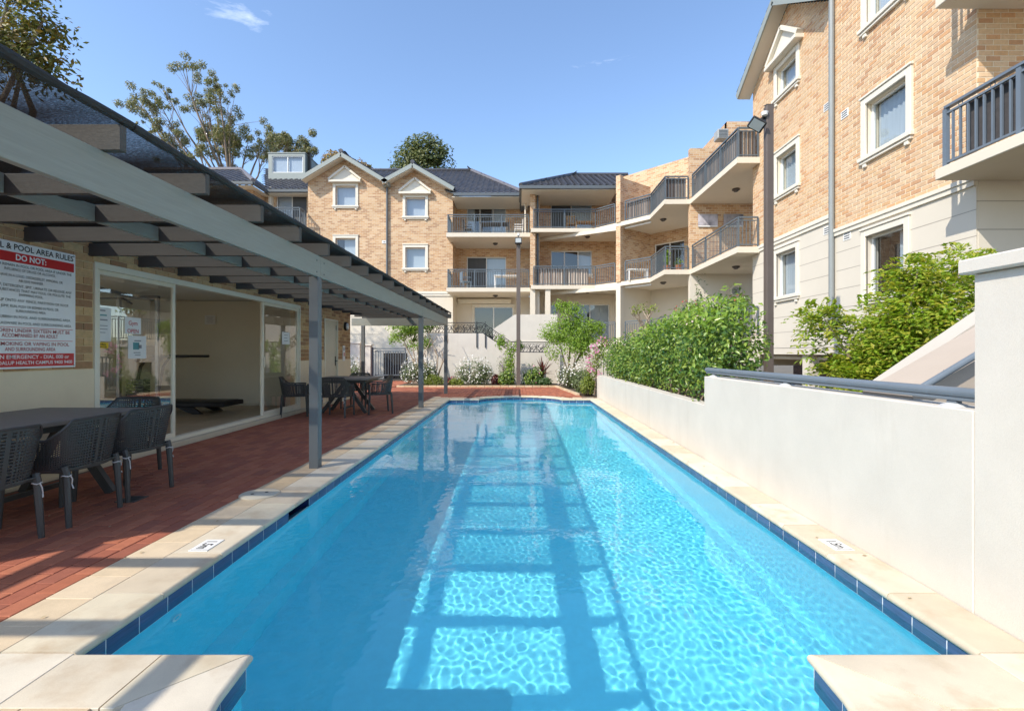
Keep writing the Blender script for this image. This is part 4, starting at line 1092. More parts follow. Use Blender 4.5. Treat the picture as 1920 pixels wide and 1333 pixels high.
downpipe(FA, fx(726.5), DF-0.09, 4.45, fz(352))
MB().cbox(fx(726.5)-0.17, fx(726.5)+0.17, DF-0.30, DF-0.02, fz(353), fz(342), 0.02).build('rainhead', M_GG, FA)
bx = thing('meter_sign', 'small white plate on the brick beside the downpipe', 'sign', (fx(721), DF, fz(454)))
MB().cbox(-0.12, 0.12, -0.03, -0.002, -0.08, 0.08, 0.004).build('plate', M_WHITE, bx); MB().box(-0.05, 0.05, -0.034, -0.031, -0.03, 0.03).build('print', M_GREY, bx)
# bay C: recessed balconies right of gable 2
CX0, CX1, CB = -3.39, 0.60, 26.5
FL = (1.79, 4.49, 7.19)                              # floor levels
m1, fmC = seg_wall((CX0, CB), (CX1+0.2, CB), FL[1], 9.4, openings=[((fx(875)*26.5/25+3.39+0.0), (fx(949)*26.5/25+3.39), FL[1]+0.02, FL[1]+2.05), ((fx(875)*26.5/25+3.39), (fx(949)*26.5/25+3.39), FL[2]+0.02, FL[2]+2.05)])
m1.build('wall', M_BRICKF, FA)
da, db = fx(875)*26.5/25+3.39, fx(949)*26.5/25+3.39
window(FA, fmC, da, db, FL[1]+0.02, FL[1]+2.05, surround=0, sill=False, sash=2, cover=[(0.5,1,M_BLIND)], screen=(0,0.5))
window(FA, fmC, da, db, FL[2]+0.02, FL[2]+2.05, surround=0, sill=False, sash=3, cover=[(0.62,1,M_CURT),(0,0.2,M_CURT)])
seg_wall((CX0, DF+0.25), (CX0, CB), FL[1], 9.3, 0.2)[0].build('wall', M_BRICKF, FA)   # side of the gable block
g0, fmC0 = seg_wall((CX0, CB), (CX1+0.2, CB), 0, FL[1]-0.16, openings=[(0.95, 3.1, FL[0]+0.02, FL[0]+2.02)])
g0.build('wall', M_RCREAM, FA)
window(FA, fmC0, 0.95, 3.1, FL[0]+0.02, FL[0]+2.02, surround=0.08, sill=False, sash=2, cover=None)
seg_wall((CX0, DF+0.25), (CX0, CB), 0, FL[1]-0.16, 0.2)[0].build('wall', M_RCREAM, FA)
MB().cbox(CX0+0.1, CX0+3.0, CB-0.22, CB-0.02, FL[0]+2.18, FL[0]+2.42, 0.02).build('awning_box', M_TRIM, FA)
for z in FL[1:]:
    poly_slab([(-3.55, 23.8), (0.58, 23.8), (0.58, CB), (-3.55, CB)] if False else [(-3.55, 23.8), (0.575, 23.8), (0.575, CB-0.003), (CX0+0.002, CB-0.003), (CX0+0.002, DF-0.003), (-3.55, DF-0.003)], z-0.20, z).build('balcony_slab', M_RCREAM, FA)
    railing(FA, [(-3.48, 24.95), (-3.48, 23.87), (0.50, 23.87)], z)
    soffit_lamp(FA, (-1.2, 25.2, z-0.2))
poly_slab([(-3.6, 23.2), (0.575, 23.2), (0.575, CB-0.003), (-3.6, CB-0.003)], 1.0, FL[0]).build('balcony_slab', M_RCREAM, FA)
# roof over bay C: eave, hip and ridge
ez = 9.30
its_ = []
p_, a = roof_plane(FA, [(-3.2, 24.35, ez), (0.35, 24.35, ez), (-2.85, 29.3, 12.3), (-5.6, 29.3, 12.3), (-5.6, 27.0, 10.9)], M_RTILE); tiles_far += a
p_, a = roof_plane(FA, [(0.35, 24.35, ez), (0.35, 33.0, ez), (-2.85, 29.3, 12.3)], M_RTILE); tiles_far += a
ridge(FA, [(-9.5, 29.3, 12.3), (-2.85, 29.3, 12.3)], M_RTILE); ridge(FA, [(-2.85, 29.3, 12.3), (0.35, 24.35, ez)], M_RTILE_L)
p_, a = roof_plane(FA, [(-9.5, 25.6, 10.28), (-5.6, 25.6, 10.28), (-5.6, 29.3, 12.3), (-9.5, 29.3, 12.3)], M_RTILE); tiles_far += a
gutter(FA, (-3.25, 24.35, ez+0.02), (0.40, 24.35, ez+0.02))
MB().box(-3.36, 0.5, 24.40, CB-0.01, ez-0.17, ez-0.14).build('soffit', M_TRIM, FA)
downpipe(FA, 0.35, 24.5, FL[2]+0.01, ez-0.1, 0.04, M_TRIM)
# left wing with dormer
LWY = 25.8
zL = FL[2]+0.5
lw, fmL = seg_wall((-15.6, LWY), (fx(577.5)-0.002, LWY), 0, fz(357)*1.0+0.15, openings=[((fx(517)*LWY/25)+15.6, (fx(575)*LWY/25)+15.6, zL+0.02, zL+2.0)])
lw.build('wall', M_BRICKF, FA)
window(FA, fmL, (fx(517)*LWY/25)+15.6, (fx(575)*LWY/25)+15.6, zL+0.02, zL+2.0, surround=0, sill=False, sash=2, cover=[(0,0.5,M_CURT)], screen=(0.5,1))
poly_slab([(-13.2, 24.3), (-10.95, 24.3), (-10.95, 24.98), (-10.95, LWY-0.004), (-13.2, LWY-0.004)], zL-0.2, zL).build('balcony_slab', M_RCREAM, FA)
railing(FA, [(-13.15, 24.37), (-11.02, 24.37), (-11.02, 24.95)], zL)
MB().box(-13.2, -13.05, LWY-0.25, LWY-0.003, zL, zL+2.35).build('pilaster', M_TRIM, FA)
zle = fz(353)*1.0
p_, a = roof_plane(FA, [(-13.2, 25.2, zle), (-10.4, 25.2, zle), (-8.5, 30.6, zle+3.1), (-16.0, 30.6, zle+3.1)], M_RTILE_L); tiles_far += a
p_, a = roof_plane(FA, [(-21.0, 23.9, zle-0.05), (-13.1, 23.9, zle-0.05), (-15.6, 27.2, zle+1.75), (-21.0, 27.2, zle+1.75)], M_RTILE_L); tiles_far += a
p_, a = roof_plane(FA, [(-13.1, 23.9, zle-0.05), (-13.1, 30.5, zle-0.05), (-15.6, 27.2, zle+1.75)], M_RTILE_L); tiles_far += a
ridge(FA, [(-13.1, 23.9, zle-0.02), (-15.6, 27.2, zle+1.78), (-21, 27.2, zle+1.78)], M_RTILE_L)
gutter(FA, (-13.15, 25.2, zle), (-10.9, 25.2, zle)); gutter(FA, (-21, 23.9, zle-0.05), (-13.1, 23.9, zle-0.05)); gutter(FA, (-13.1, 23.9, zle-0.05), (-13.1, 25.2, zle-0.05))
MB().box(-21, -13.2, 24.0, 25.7, zle-0.24, zle-0.2).build('soffit', M_TRIM, FA)
seg_wall((-21, 24.6), (-13.5, 24.6), 0, zle-0.25)[0].build('wall', M_BRICKF, FA)
seg_wall((-13.5, 24.81), (-13.5, 25.78), 0, zle-0.25, 0.1)[0].build('wall', M_BRICKF, FA)
MB().box(-13.1, -10.9, 25.26, LWY-0.01, zle-0.2, zle-0.16).build('soffit', M_TRIM, FA)
# dormer
dy = 27.6; kd = dy/F
dx0, dx1, dz0, dz1 = (503-CX)*kd, (572-CX)*kd, CH+(661-327)*kd, CH+(661-288)*kd
dm = obj('dormer', None, FA)
M_DORM = M('grey_green_cladding', (0.27,0.30,0.28), 0.5, var=0.04)
fmD = frame_mat((0, dy, 0), (1,0,0), (0,-1,0))
ow = ((510-CX)*kd, (568-CX)*kd, CH+(661-324)*kd, CH+(661-293)*kd)
wall_slabs(dx0, dx1, dz0-0.3, dz1, [ow], 0.08).xf(fmD).build('face', M_DORM, dm)
MB().prism([(dx1-0.04, dy+0.081, dz1-0.01), (dx1-0.04, dy+0.081, dz0-0.3), (dx1-0.04, dy+2.6, dz1-0.01)], (0.04, 0, 0)).build('cheek', M_DORM, dm)
MB().prism([(dx0, dy+0.081, dz1-0.01), (dx0, dy+0.081, dz0-0.3), (dx0, dy+2.6, dz1-0.01)], (0.04, 0, 0)).build('cheek', M_DORM, dm)
MB().box(dx0-0.03, dx1+0.03, dy-0.03, dy+2.7, dz1+0.001, dz1+0.05).build('roof', M_DORM, dm)
wd = window(FA, fmD, *ow, surround=0, sill=False, sash=2, cover=[(0,0.5,M_CURT),(0.5,1,M_CURT)], depth=0.03, room=0.4)

# ---------------------------------------------------------------- right-hand wing D/E/F with stepped balconies
FB = thing('apartment_wing', 'cream brick apartment wing with zigzag tiered balconies in the right background', 'building')
PATH = [(0.60, 22.93), (3.63, 22.93), (5.63, 20.70), (5.62, 18.62), (6.60, 18.60), (6.60, 14.58), (7.28, 14.58)]
SLAB = PATH[:-1] + [(7.285, 14.58), (7.285, 15.07), (9.2, 15.07), (9.2, 26.5), (0.60, 26.5)]
DB = 24.9
DW = lambda a, b: ((a-CX)*DB/F-0.8, (b-CX)*DB/F-0.8)
du = DW(1033, 1110)
wD, fmDw = seg_wall((0.8, DB), (5.0, DB), FL[1], 9.1, openings=[(*du, FL[1]+0.85, FL[1]+2.05), (*du, FL[2]+0.02, FL[2]+2.02)])
wD.build('wall', M_BRICKF, FB)
window(FB, fmDw, *du, FL[1]+0.85, FL[1]+2.05, surround=0, sill=True, sash=3, cover=[(0.66,1,M_CURT)])
window(FB, fmDw, *du, FL[2]+0.02, FL[2]+2.02, surround=0, sill=False, sash=2, cover=[(0.5,1,M_BLIND)], screen=(0,0.5))
wD0, fmD0 = seg_wall((0.8, DB), (5.0, DB), 0, FL[1]-0.2, openings=[(0.55, 1.2, FL[0]+0.9, FL[0]+2.0), (1.9, 3.9, FL[0]+0.02, FL[0]+2.0)])
wD0.build('wall', M_RCREAM, FB)
window(FB, fmD0, 0.55, 1.2, FL[0]+0.9, FL[0]+2.0, surround=0.06, sill=True, sash=2)
window(FB, fmD0, 1.9, 3.9, FL[0]+0.02, FL[0]+2.0, surround=0, sill=False, sash=2, cover=[(0.5,1,M_BLIND)])
for z in FL[1:]:
    poly_slab(SLAB, z-0.18, z).build('balcony_slab', M_RCREAM, FB)
poly_slab(SLAB, 0.9, FL[0]).build('balcony_slab', M_RGREY, FB)
def inset(path, d=0.06): return [(x+d*0.6, y+d) for x, y in path]
RP = [(0.72, 22.99), (3.66, 22.99), (4.42, 22.13)]
RPE = [(4.80, 21.72), (5.69, 20.74), (5.68, 18.68), (6.55, 18.68)]
RPF = [(6.66, 18.50), (6.66, 14.64), (7.25, 14.64)]
for z in FL:
    for p in (RP, RPE, RPF): railing(FB, p, z)
for z, lv in ((FL[1], 0), (FL[2], 1)):
    soffit_lamp(FB, (3.4, 23.8, z-0.18)); soffit_lamp(FB, (6.2, 20.7, z-0.18)); soffit_lamp(FB, (7.6, 16.9, z-0.18))
    MB().bar((3.72, 23.1, z-0.25), (4.45, 22.3, z-0.25), 0.06, 0.06).build('tube_light', M_WHITE, FB)
    MB().bar((4.85, 21.95, z-0.25), (5.75, 20.95, z-0.25), 0.06, 0.06).build('tube_light', M_WHITE, FB)
    MB().bar((0.9, 24.3, z-0.27), (4.6, 22.0, z-0.27), 0.22, 0.16).build('slab_beam', M_RCREAM, FB)
# brick pier between D and E and the fin wall behind it
u_ = Vector((2.0, -2.23)).normalized()
pc = Vector((4.60, 21.95))
for z0, z1, mt in ((-0.05, FL[1]-0.181, M_RCREAM), (FL[1]+0.001, FL[2]-0.181, M_BRICKF), (FL[2]+0.001, 9.3, M_BRICKF)):
    MB().bar((pc.x, pc.y, z0), (pc.x, pc.y, z1), 0.24, 0.24, up=(u_.x, u_.y, 0)).build('pier', mt, FB)
    seg_wall((4.80, 22.15), (6.46, 23.45), z0, z1 if z1 < 9 else 9.28, 0.2)[0].build('wall', mt, FB)
for z0, z1, mt in ((-0.05, FL[1]-0.181, M_RGREY), (FL[1]+0.001, FL[2]-0.181, M_BRICKF), (FL[2]+0.001, 10.2, M_BRICKF)):
    ops = [(2.55, 4.1, z0+0.02, z0+2.0)] if 4 < z0 < 7 else []
    w2, fm2 = seg_wall((4.73, 25.1), (7.76, 22.0), z0, z1, 0.2, openings=ops); w2.build('wall', mt, FB)
    if ops: window(FB, fm2, *ops[0], surround=0, sill=False, sash=2)
    seg_wall((6.601, 18.60+0.0), (9.15, 18.60), z0, 9.15 if z1 > 10 else z1, 0.2)[0].build('wall', mt, FB)
seg_wall((8.1, 21.6), (8.1, 18.82), FL[2]+0.001, 10.27, 0.2)[0].build('wall', M_BRICKF, FB)
seg_wall((8.1, 18.80), (10.5, 18.80), 9.16, 10.27, 0.2)[0].build('wall', M_BRICKF, FB)
MB().box(6.8, 9.1, 18.3, 18.58, 1.0, 1.05).build('ledge', M_RGREY, FB)
# column between C and D
for z0, z1, mt in ((FL[0], FL[1]-0.201, M_RCREAM), (FL[1]+0.001, FL[2]-0.201, M_BRICKF), (FL[2]+0.001, 8.95, M_BRICKF)):
    MB().box(0.56, 0.80, 23.05, 23.30, z0, z1).build('column', mt, FB)
    seg_wall((0.80, 25.2), (0.80, 23.31), z0, z1, 0.22)[0].build('wall', mt if z0 > 4 else M_RCREAM, FB)
MB().box(1.28, 1.52, 23.0, 23.24, FL[0], FL[1]-0.182).build('column', M_RCREAM, FB)
downpipe(FB, 0.93, 23.25, FL[1], 8.9, 0.045)
# roof of D
ed = 9.0
p_, a = roof_plane(FB, [(0.10, 22.35, ed), (4.60, 22.35, ed), (6.0, 26.5, 11.0), (2.95, 26.5, 11.0)], M_RTILE); tiles_far += a
p_, a = roof_plane(FB, [(0.10, 30.5, ed), (0.10, 22.35, ed), (2.95, 26.5, 11.0)], M_RTILE); tiles_far += a
ridge(FB, [(0.10, 22.35, ed), (2.95, 26.5, 11.0), (6.0, 26.5, 11.0)], M_RTILE)
gutter(FB, (0.05, 22.35, ed), (4.55, 22.35, ed)); gutter(FB, (0.10, 22.35, ed), (0.10, 24.4, ed))
MB().box(0.15, 4.6, 22.42, 24.85, ed-0.17, ed-0.14).build('soffit', M_TRIM, FB)
pieces(FA, 'roof_tile', tiles_far, 300)
# air conditioner on the far parapet
ac = thing('wall_unit', 'grey box unit on the brick parapet beside the top right balcony', 'air conditioner', W(1349, 258, 18.5))
MB().cbox(-0.2, 0.2, -0.35, 0.05, -0.18, 0.18, 0.02).build('casing', M('grey_casing', (0.35,0.36,0.35), 0.5), ac)
for k in range(5): MB().box(-0.16, 0.16, -0.357, -0.351, -0.13+0.055*k, -0.10+0.055*k).build('vent', M_SLATE, ac)

# ---------------------------------------------------------------- right apartment building
FR = thing('brick_building', 'tall cream brick apartment building with white window surrounds on the right', 'building')
BX, BY0, BY1 = 7.30, 7.70, 15.05
fmR = frame_mat((BX, 0, 0), (0,-1,0), (-1,0,0))       # u = -Y
def yz(y0, y1, z0, z1): return (-y1, -y0, z0, z1)
M_RBRICK = M('cream_orange_brick', rnd=[(0.60,0.40,0.235), (0.58,0.355,0.185), (0.62,0.435,0.265), (0.57,0.325,0.165), (0.63,0.45,0.285), (0.59,0.385,0.215), (0.50,0.285,0.155), (0.61,0.415,0.25), (0.63,0.435,0.255), (0.58,0.39,0.235)], rough=0.85, broad=0.07, var=0.14, vscale=16, fine=0.10, bump=0.3, bscale=110, bdist=0.003)
M_RMORT = M('cream_mortar', (0.74,0.65,0.50), 0.95, var=0.08, vscale=20)
o_ = 0.14
wins = {'GL': (12.68, 13.65, 2.85, 4.06), 'ML': (12.66, 13.63, 5.70, 6.77), 'TL': (12.66, 13.63, 8.45, 9.22), 'GR': (9.12, 10.13, 2.45, 3.72), 'MR': (9.07, 10.13, 5.40, 6.49), 'TR': (9.07, 10.13, 8.12, 9.25)}
ops = [yz(*w) for w in wins.values()]
YP = 11.15                                            # step between the two units (downpipe)
ZC_L, ZC_R = 4.50, 4.12                               # top of the rendered storey
TOP = 13.2
# core: brick zone set back 12 mm behind the brick faces, rendered zone flush
wall_slabs(-BY1, -YP, ZC_L, 9.40, ops, 0.25, 0.004).xf(fmR).build('wall', M_RMORT, FR)
AP = (13.09, 10.75)                                   # gable apex (y, z)
MB().prism([(BX+0.246, BY1, 9.4005), (BX+0.246, YP, 9.4005), (BX+0.246, AP[0], 10.70)], (-0.25, 0, 0)).build('wall', M_RMORT, FR)
wall_slabs(-YP, -BY0, ZC_R, TOP, ops, 0.25, 0.004).xf(fmR).build('wall', M_RMORT, FR)
wall_slabs(-BY1, -YP, 1.43, ZC_L-0.16, ops, 0.25, 0.012).xf(fmR).build('wall', M_RGREY, FR)
wall_slabs(-YP+0.001, -BY0, 1.43, ZC_R-0.16, ops, 0.25, 0.012).xf(fmR).build('wall', M_RGREY, FR)
for a, b, zc in ((-BY1, -YP-0.06, ZC_L), (-YP+0.06, -BY0, ZC_R)):
    MB().box(a-0.02, b, -0.2, 0.075, zc-0.07, zc-0.001).xf(fmR).build('moulding', M_TRIM, FR)
    MB().box(a-0.02, b, -0.2, 0.05, zc-0.158, zc-0.071).xf(fmR).build('moulding', M_TRIM, FR)
# drafted joints in the render
for a, b, zc in ((-BY1, -YP-0.06, ZC_L), (-YP+0.06, -BY0, ZC_R)):
    z = zc-0.55
    while z > 1.5:
        spans = [(a, b)]
        for o in ops:
            if o[2]-0.15 < z < o[3]+0.15:
                spans = [s for p, q in spans for s in ((p, min(q, o[0]-0.13)), (max(p, o[1]+0.13), q)) if s[1]-s[0] > 0.05]
        for p, q in spans: MB().box(p, q, 0.004, 0.0135, z, z+0.014).xf(fmR).build('joint', M('render_joint_shadow', (0.36,0.32,0.27), 0.9, var=0), FR)
        z -= 0.42
for kx, w in wins.items():
    window(FR, fmR, *yz(*w), hood=(kx == 'TL'), sash=1, surround=0.13, depth=0.10, cover=[(0,1,M_BLIND if kx in ('MR','ML','GL') else M_CURT)] if kx != 'GR' else [(0.55,1,M_BLIND)])
# bricks, laid in stretcher bond
its = []
rb_ = {}
def rbrick(L):
    key = round(L, 2)
    if key not in rb_: rb_[key] = MB().cbox(-0.008, 0.008, -key/2+0.001, key/2-0.001, -0.037, 0.037, 0.004).mesh('brick', M_RBRICK)
    return rb_[key]
def holes_r(z): return [(w[0]-0.13, w[1]+0.13, w[2]-0.10, w[3]+0.13) for w in wins.values()]
k = 0; z = ZC_R+0.045
while z < 13.2:
    for lo_, hi_, zc in ((YP, BY1, ZC_L), (BY0, YP, ZC_R)):
        if z < zc+0.03: continue
        hi2, lo2 = hi_, lo_
        if lo_ == YP and z > 9.45:                    # gable slope
            f = (10.70-z)/(10.70-9.40)
            if f <= 0: continue
            lo2 = AP[0]-(AP[0]-YP)*f; hi2 = AP[0]+(BY1-AP[0])*f
        for c, L in course(lo2, hi2, z, holes_r(z), k):
            its.append((rbrick(L), T(BX-0.002+0.0, c, z)))
    z += 0.086; k += 1
# return wall facing the camera, right of the near corner
m2, fmRet = seg_wall((BX+0.010, BY0-0.004), (11.5, BY0-0.004), ZC_R, TOP, 0.25); m2.build('wall', M_RMORT, FR)
seg_wall((BX+0.02, BY0-0.006), (11.5, BY0-0.006), 0.0, ZC_R-0.02, 0.25)[0].build('wall', M_RGREY, FR)
z = ZC_R+0.045; k = 0
while z < 9.0:
    for c, L in course(BX-0.008, 10.4, z, [], k+1):
        its.append((rbrick(L), T(c, BY0-0.002, z, rz=math.pi/2)))
    z += 0.086; k += 1
pieces(FR, 'brick', its, 300)
for z in (1.9, 2.35, 2.8, 3.25, 3.7): MB().box(BX-0.01, 11, BY0-0.009, BY0-0.004, z, z+0.014).build('joint', MATS['render_joint_shadow'], FR)
# far end wall, hidden rear, floor over the car park
MB().box(BX+0.26, 11.5, BY1-0.25, BY1-0.002, 1.43, 9.4).build('wall', M_BRICKF, FR)
MB().box(BX, 12.5, BY0-0.3 if False else BY0+0.26, BY1, 1.25, 1.428).build('floor_slab', M_RGREY, FR)
MB().box(12.5, 12.7, 4.0, 22.0, -0.05, 1.25).build('car_park_wall', brick_tex('car_park_brick', bricks=[(0.20,0.09,0.06),(0.17,0.075,0.05),(0.23,0.11,0.07)], mortar=(0.25,0.2,0.16)), FR)
MB().box(BX+0.1, BX+0.35, 12.3, 12.6, -0.05, 1.25).build('column', M_RGREY, FR)
MB().tube([(BX+0.35, 9.0, 1.16), (BX+0.35, 15.0, 1.16)], 0.06, 10).build('drain_pipe', M_TRIM, FR, smooth=True)
# gable roof
its2 = []
ox = BX-0.42
for (ya, za_, yb, zb_) in ((BY1+0.18, 9.32, AP[0], 10.86), (YP-0.02, 9.52, AP[0], 10.86)):
    P = [(ox, ya, za_+0.16), (BX+4.0, ya, za_+0.16), (BX+4.0, yb, zb_+0.08), (ox, yb, zb_+0.08)]
    if ya < yb: P = [P[1], P[0], P[3], P[2]]
    rp, a = roof_plane(FR, P, M_RTILE); its2 += a
    MB().bar((ox, ya, za_), (ox, yb, zb_-0.06), 0.04, 0.20).build('barge_board', M_GG, FR)
    MB().bar((BX-0.20, ya, za_-0.06), (BX-0.20, yb, zb_-0.12), 0.38, 0.02).build('soffit', M_TRIM, FR)
pieces(FR, 'roof_tile', its2, 300)
downpipe(FR, BX-0.085, YP, 2.0, 13.0, 0.058, M('grey_downpipe', (0.24,0.26,0.26), 0.45, var=0.04))
for y, z, lab in ((11.42, 7.10, 'left'), (10.80, 6.62, 'right'), (11.42, 4.18, 'lower left'), (10.72, 3.88, 'lower right')):
    v = obj('air_vent', None, FR); 
    MB().cbox(BX-0.022, BX-0.008, y-0.12, y+0.12, z-0.09, z+0.09, 0.003).build('plate', M_WHITE, v)
    for q in range(3): MB().box(BX-0.0245, BX-0.0222, y-0.09, y+0.09, z-0.06+0.05*q, z-0.035+0.05*q).build('slot', M_SLATE, v)
# near balconies at the right edge
for z in (4.20, 6.92):
    MB().cbox(6.62, 9.5, 3.0, 7.69, z-0.17, z, 0.01).build('balcony_slab', M_RCREAM, FR)
    railing(FR, [(8.2, 7.62), (6.72, 7.62), (6.72, 3.1)] if False else [(6.72, 7.60), (6.72, 3.1)], z, h=0.96, step=0.125, thick=1.5, rings=True, mat=M('slate_blue_railing', (0.135,0.165,0.20), 0.4, var=0.04), post_every=1.15)
scr = thing('privacy_screen', 'dark charcoal screen cloth behind the near right balcony railing', 'screen', (0,0,0))
MB().box(6.80, 6.81, 3.1, 7.35, 4.30, 5.06).build('cloth', M('charcoal_screen', (0.06,0.055,0.055), 0.8, var=0.25, vscale=12), scr)

# ---------------------------------------------------------------- far garden walls, stair, gate, lamp posts
fw = thing('garden_wall', 'white rendered retaining wall stepping down behind the flower bed', 'wall')
Y1 = 19.6
def wy(px, py, d=Y1): p = W(px, py, d); return (p.x, p.z)
a = wy(800, 625); b = wy(905, 625); c = wy(958, 661); e = wy(1024, 663)
MB().prism([(a[0], Y1, -0.05), (e[0], Y1, -0.05), (e[0], Y1, e[1]), (c[0], Y1, c[1]), (b[0], Y1, b[1]), (a[0], Y1, a[1])], (0, 0.2, 0)).build('wall', M_RENDER_W, fw)
MB().box(e[0]-0.28, e[0]-0.0, Y1-0.012, Y1+0.22, -0.05, e[1]-0.02).build('wall', M_RENDER_W, fw)
MB().box(e[0]+0.6, e[0]+4.2, Y1+0.3, Y1+0.5, -0.05, 1.2).build('wall', M_RENDER_W, fw)
uw = thing('landing_wall', 'white rendered stair landing parapet with sloping shoulder below the balconies', 'wall')
Y2 = 21.2
q = [wy(925, 617, Y2), wy(965, 590, Y2), wy(1045, 589, Y2), wy(1045, 640, Y2), wy(925, 640, Y2)]
MB().prism([(x, Y2, z) for x, z in q], (0, 0.18, 0)).build('wall', M_RENDER_W, uw)
MB().box(wy(905, 640, Y2)[0], wy(1060, 640, Y2)[0], Y2+0.01, Y2+0.17, -0.05, q[3][1]-0.003).build('wall', M_RENDER_W, uw)
MB().box(wy(974, 640, Y2)[0], wy(1045, 640, Y2)[0], Y2-0.02, Y2+0.0, q[3][1]-0.02, q[3][1]+0.03).build('moulding', M_TRIM, uw)
# wrought iron balustrade on the retaining wall
M_IRON = M('black_wrought_iron', (0.018,0.02,0.022), 0.45, var=0.1)
ir = thing('iron_balustrade', 'ornate black wrought iron balustrade running down the garden wall', 'railing')
PTS = [(wy(800, 625)[0], wy(800, 625)[1]), (wy(905, 625)[0], wy(905, 625)[1]), (wy(958, 661)[0], wy(958, 661)[1]), (wy(1030, 662)[0], wy(1030, 662)[1])]
HR = 0.43
random.seed(5)
for (x0, z0), (x1, z1) in zip(PTS, PTS[1:]):
    y = Y1+0.05
    for dz in (0.03, HR): MB().bar((x0, y, z0+dz), (x1, y, z1+dz), 0.03, 0.03).build('rail', M_IRON, ir)
    MB().bar((x0, y, z0+0.36), (x1, y, z1+0.36), 0.012, 0.012).build('rail', M_IRON, ir)
    L = x1-x0; n_ = max(2, int(L/0.12))
    for k in range(n_):
        f = (k+0.5)/n_; cx_ = x0+L*f; cz_ = z0+(z1-z0)*f
        pts = []; s_ = 1 if k % 2 else -1
        for i in range(22):
            t_ = i/21; an = s_*t_*math.pi*3.1 + k; r_ = 0.10*(1-t_)+0.015
            pts.append((cx_ + r_*math.cos(an), y, cz_ + 0.03 + 0.09 + 0.2*t_*(1 if k % 3 else 0.4) + r_*math.sin(an)))
        MB().tube(pts, 0.012, 5).build('scroll', M_IRON, ir)
        MB().tube([(cx_-0.09, y, cz_+0.04), (cx_+0.02*s_, y, cz_+0.2), (cx_+0.09, y, cz_+0.36)], 0.011, 5).build('scroll', M_IRON, ir)
for px in (894, 910): 
    x = wy(px, 0)[0]; MB().bar((x, Y1-0.03, wy(px, 652)[1]), (x, Y1-0.03, wy(px, 603)[1]), 0.035).build('post', M_IRON, ir)
# gate and side fence at the far left
gt = thing('pool_gate', 'slate grey barred pool gate between white piers at far left', 'gate')
YG = 22.4
gx0, gx1 = wy(699, 0, YG)[0], wy(760, 0, YG)[0]; gz0, gz1 = wy(0, 704, YG)[1], wy(0, 656, YG)[1]
for x in (gx0, gx1): MB().bar((x, YG, -0.03), (x, YG, gz1+0.12), 0.06).build('post', M_BALR, gt)
MB().bar((gx0, YG, gz1+0.06), (gx1, YG, gz1+0.06), 0.05, 0.05).build('rail', M_BALR, gt)
for z in (gz1-0.06, gz0+0.02): MB().bar((gx0+0.1, YG, z), (gx1-0.05, YG, z), 0.04, 0.045).build('rail', M_BALR, gt)
for k in range(12):
    x = gx0+0.14+(gx1-gx0-0.24)*k/11; MB().bar((x, YG, gz0+0.03), (x, YG, gz1-0.07), 0.026).build('bar', M_BALR, gt)
MB().box(gx0+0.35, gx1-0.05, YG+0.6, YG+0.65, 0.05, 1.28).build('panel', M('black_panel', (0.012,0.012,0.013), 0.6, var=0.1), gt)
for i, (px0, px1, ztop) in enumerate(((650, 677, 1.72), (686, 697, 1.62))):
    pier = thing('gate_pier', ['broad white rendered pier with pyramid cap at the pool house corner', 'slim white rendered pier holding the barred gate'][i], 'pier', group='piers at the far gate')
    x0, x1 = wy(px0, 0, YG)[0], wy(px1, 0, YG)[0]
    MB().box(x0, x1, YG-0.2, YG+0.12, -0.05, ztop).build('shaft', M_RENDER_W, pier)
    MB().poly([(x0-0.05, YG-0.25, ztop+0.001), (x1+0.05, YG-0.25, ztop+0.001), (x1+0.05, YG+0.17, ztop+0.001), (x0-0.05, YG+0.17, ztop+0.001)]).prism([(x0-0.05, YG-0.25, ztop+0.002), (x1+0.05, YG-0.25, ztop+0.002), (x1+0.05, YG+0.17, ztop+0.002), (x0-0.05, YG+0.17, ztop+0.002)], (0,0,0.06)).build('cap', M_TRIM, pier)
# fence and pier at the far right end of the pool
fp = thing('fence_pier', 'white rendered fence pier half hidden behind pink bougainvillea', 'pier')
MB().box(2.28, 2.58, 14.95, 15.25, -0.05, 1.45).build('shaft', M_RENDER_W, fp); MB().cbox(2.23, 2.63, 14.90, 15.30, 1.452, 1.53, 0.02).build('cap', M_RENDER_W, fp)
fe = thing('pool_fence', 'slate grey bar fence behind the hedge at the far right', 'fence')
for z in (0.12, 1.15): MB().bar((2.58, 15.1, z), (5.6, 15.1, z), 0.035, 0.045).build('rail', M_BALR, fe)
for k in range(26): MB().bar((2.66+0.113*k, 15.1, 0.14), (2.66+0.113*k, 15.1, 1.13), 0.02).build('bar', M_BALR, fe)
# lamp posts with floodlights
M_LPOST = M('bronze_lamp_post', (0.115,0.09,0.075), 0.5, var=0.08)
M_LENS = M('floodlight_lens', (0.45,0.47,0.46), 0.25, var=0.05)
def lamp_post(label, x, y, zt, w, head):
    t = thing('lamp_post', label, 'lamp post', (x, y, 0))
    MB().cbox(-w/2, w/2, -w/2, w/2, -0.05, zt, 0.006).build('post', M_LPOST, t)
    MB().prism([(-w/2, -w/2, zt+0.001), (w/2, -w/2, zt+0.001), (w/2, w/2, zt+0.03), (-w/2, w/2, zt+0.03)], (0, 0, 0.015)).build('cap', M_LPOST, t)
    return t
t = lamp_post('tall slim brown lamp post with floodlight standing in the far flower bed', 0.0, 18.45, 5.45, 0.15, None)
MB().cbox(-0.13, 0.13, -0.20, -0.08, 5.40, 5.64, 0.015).build('floodlight', M_RUB, t); MB().box(-0.105, 0.105, -0.206, -0.2005, 5.45, 5.61).build('lens', M_LENS, t)
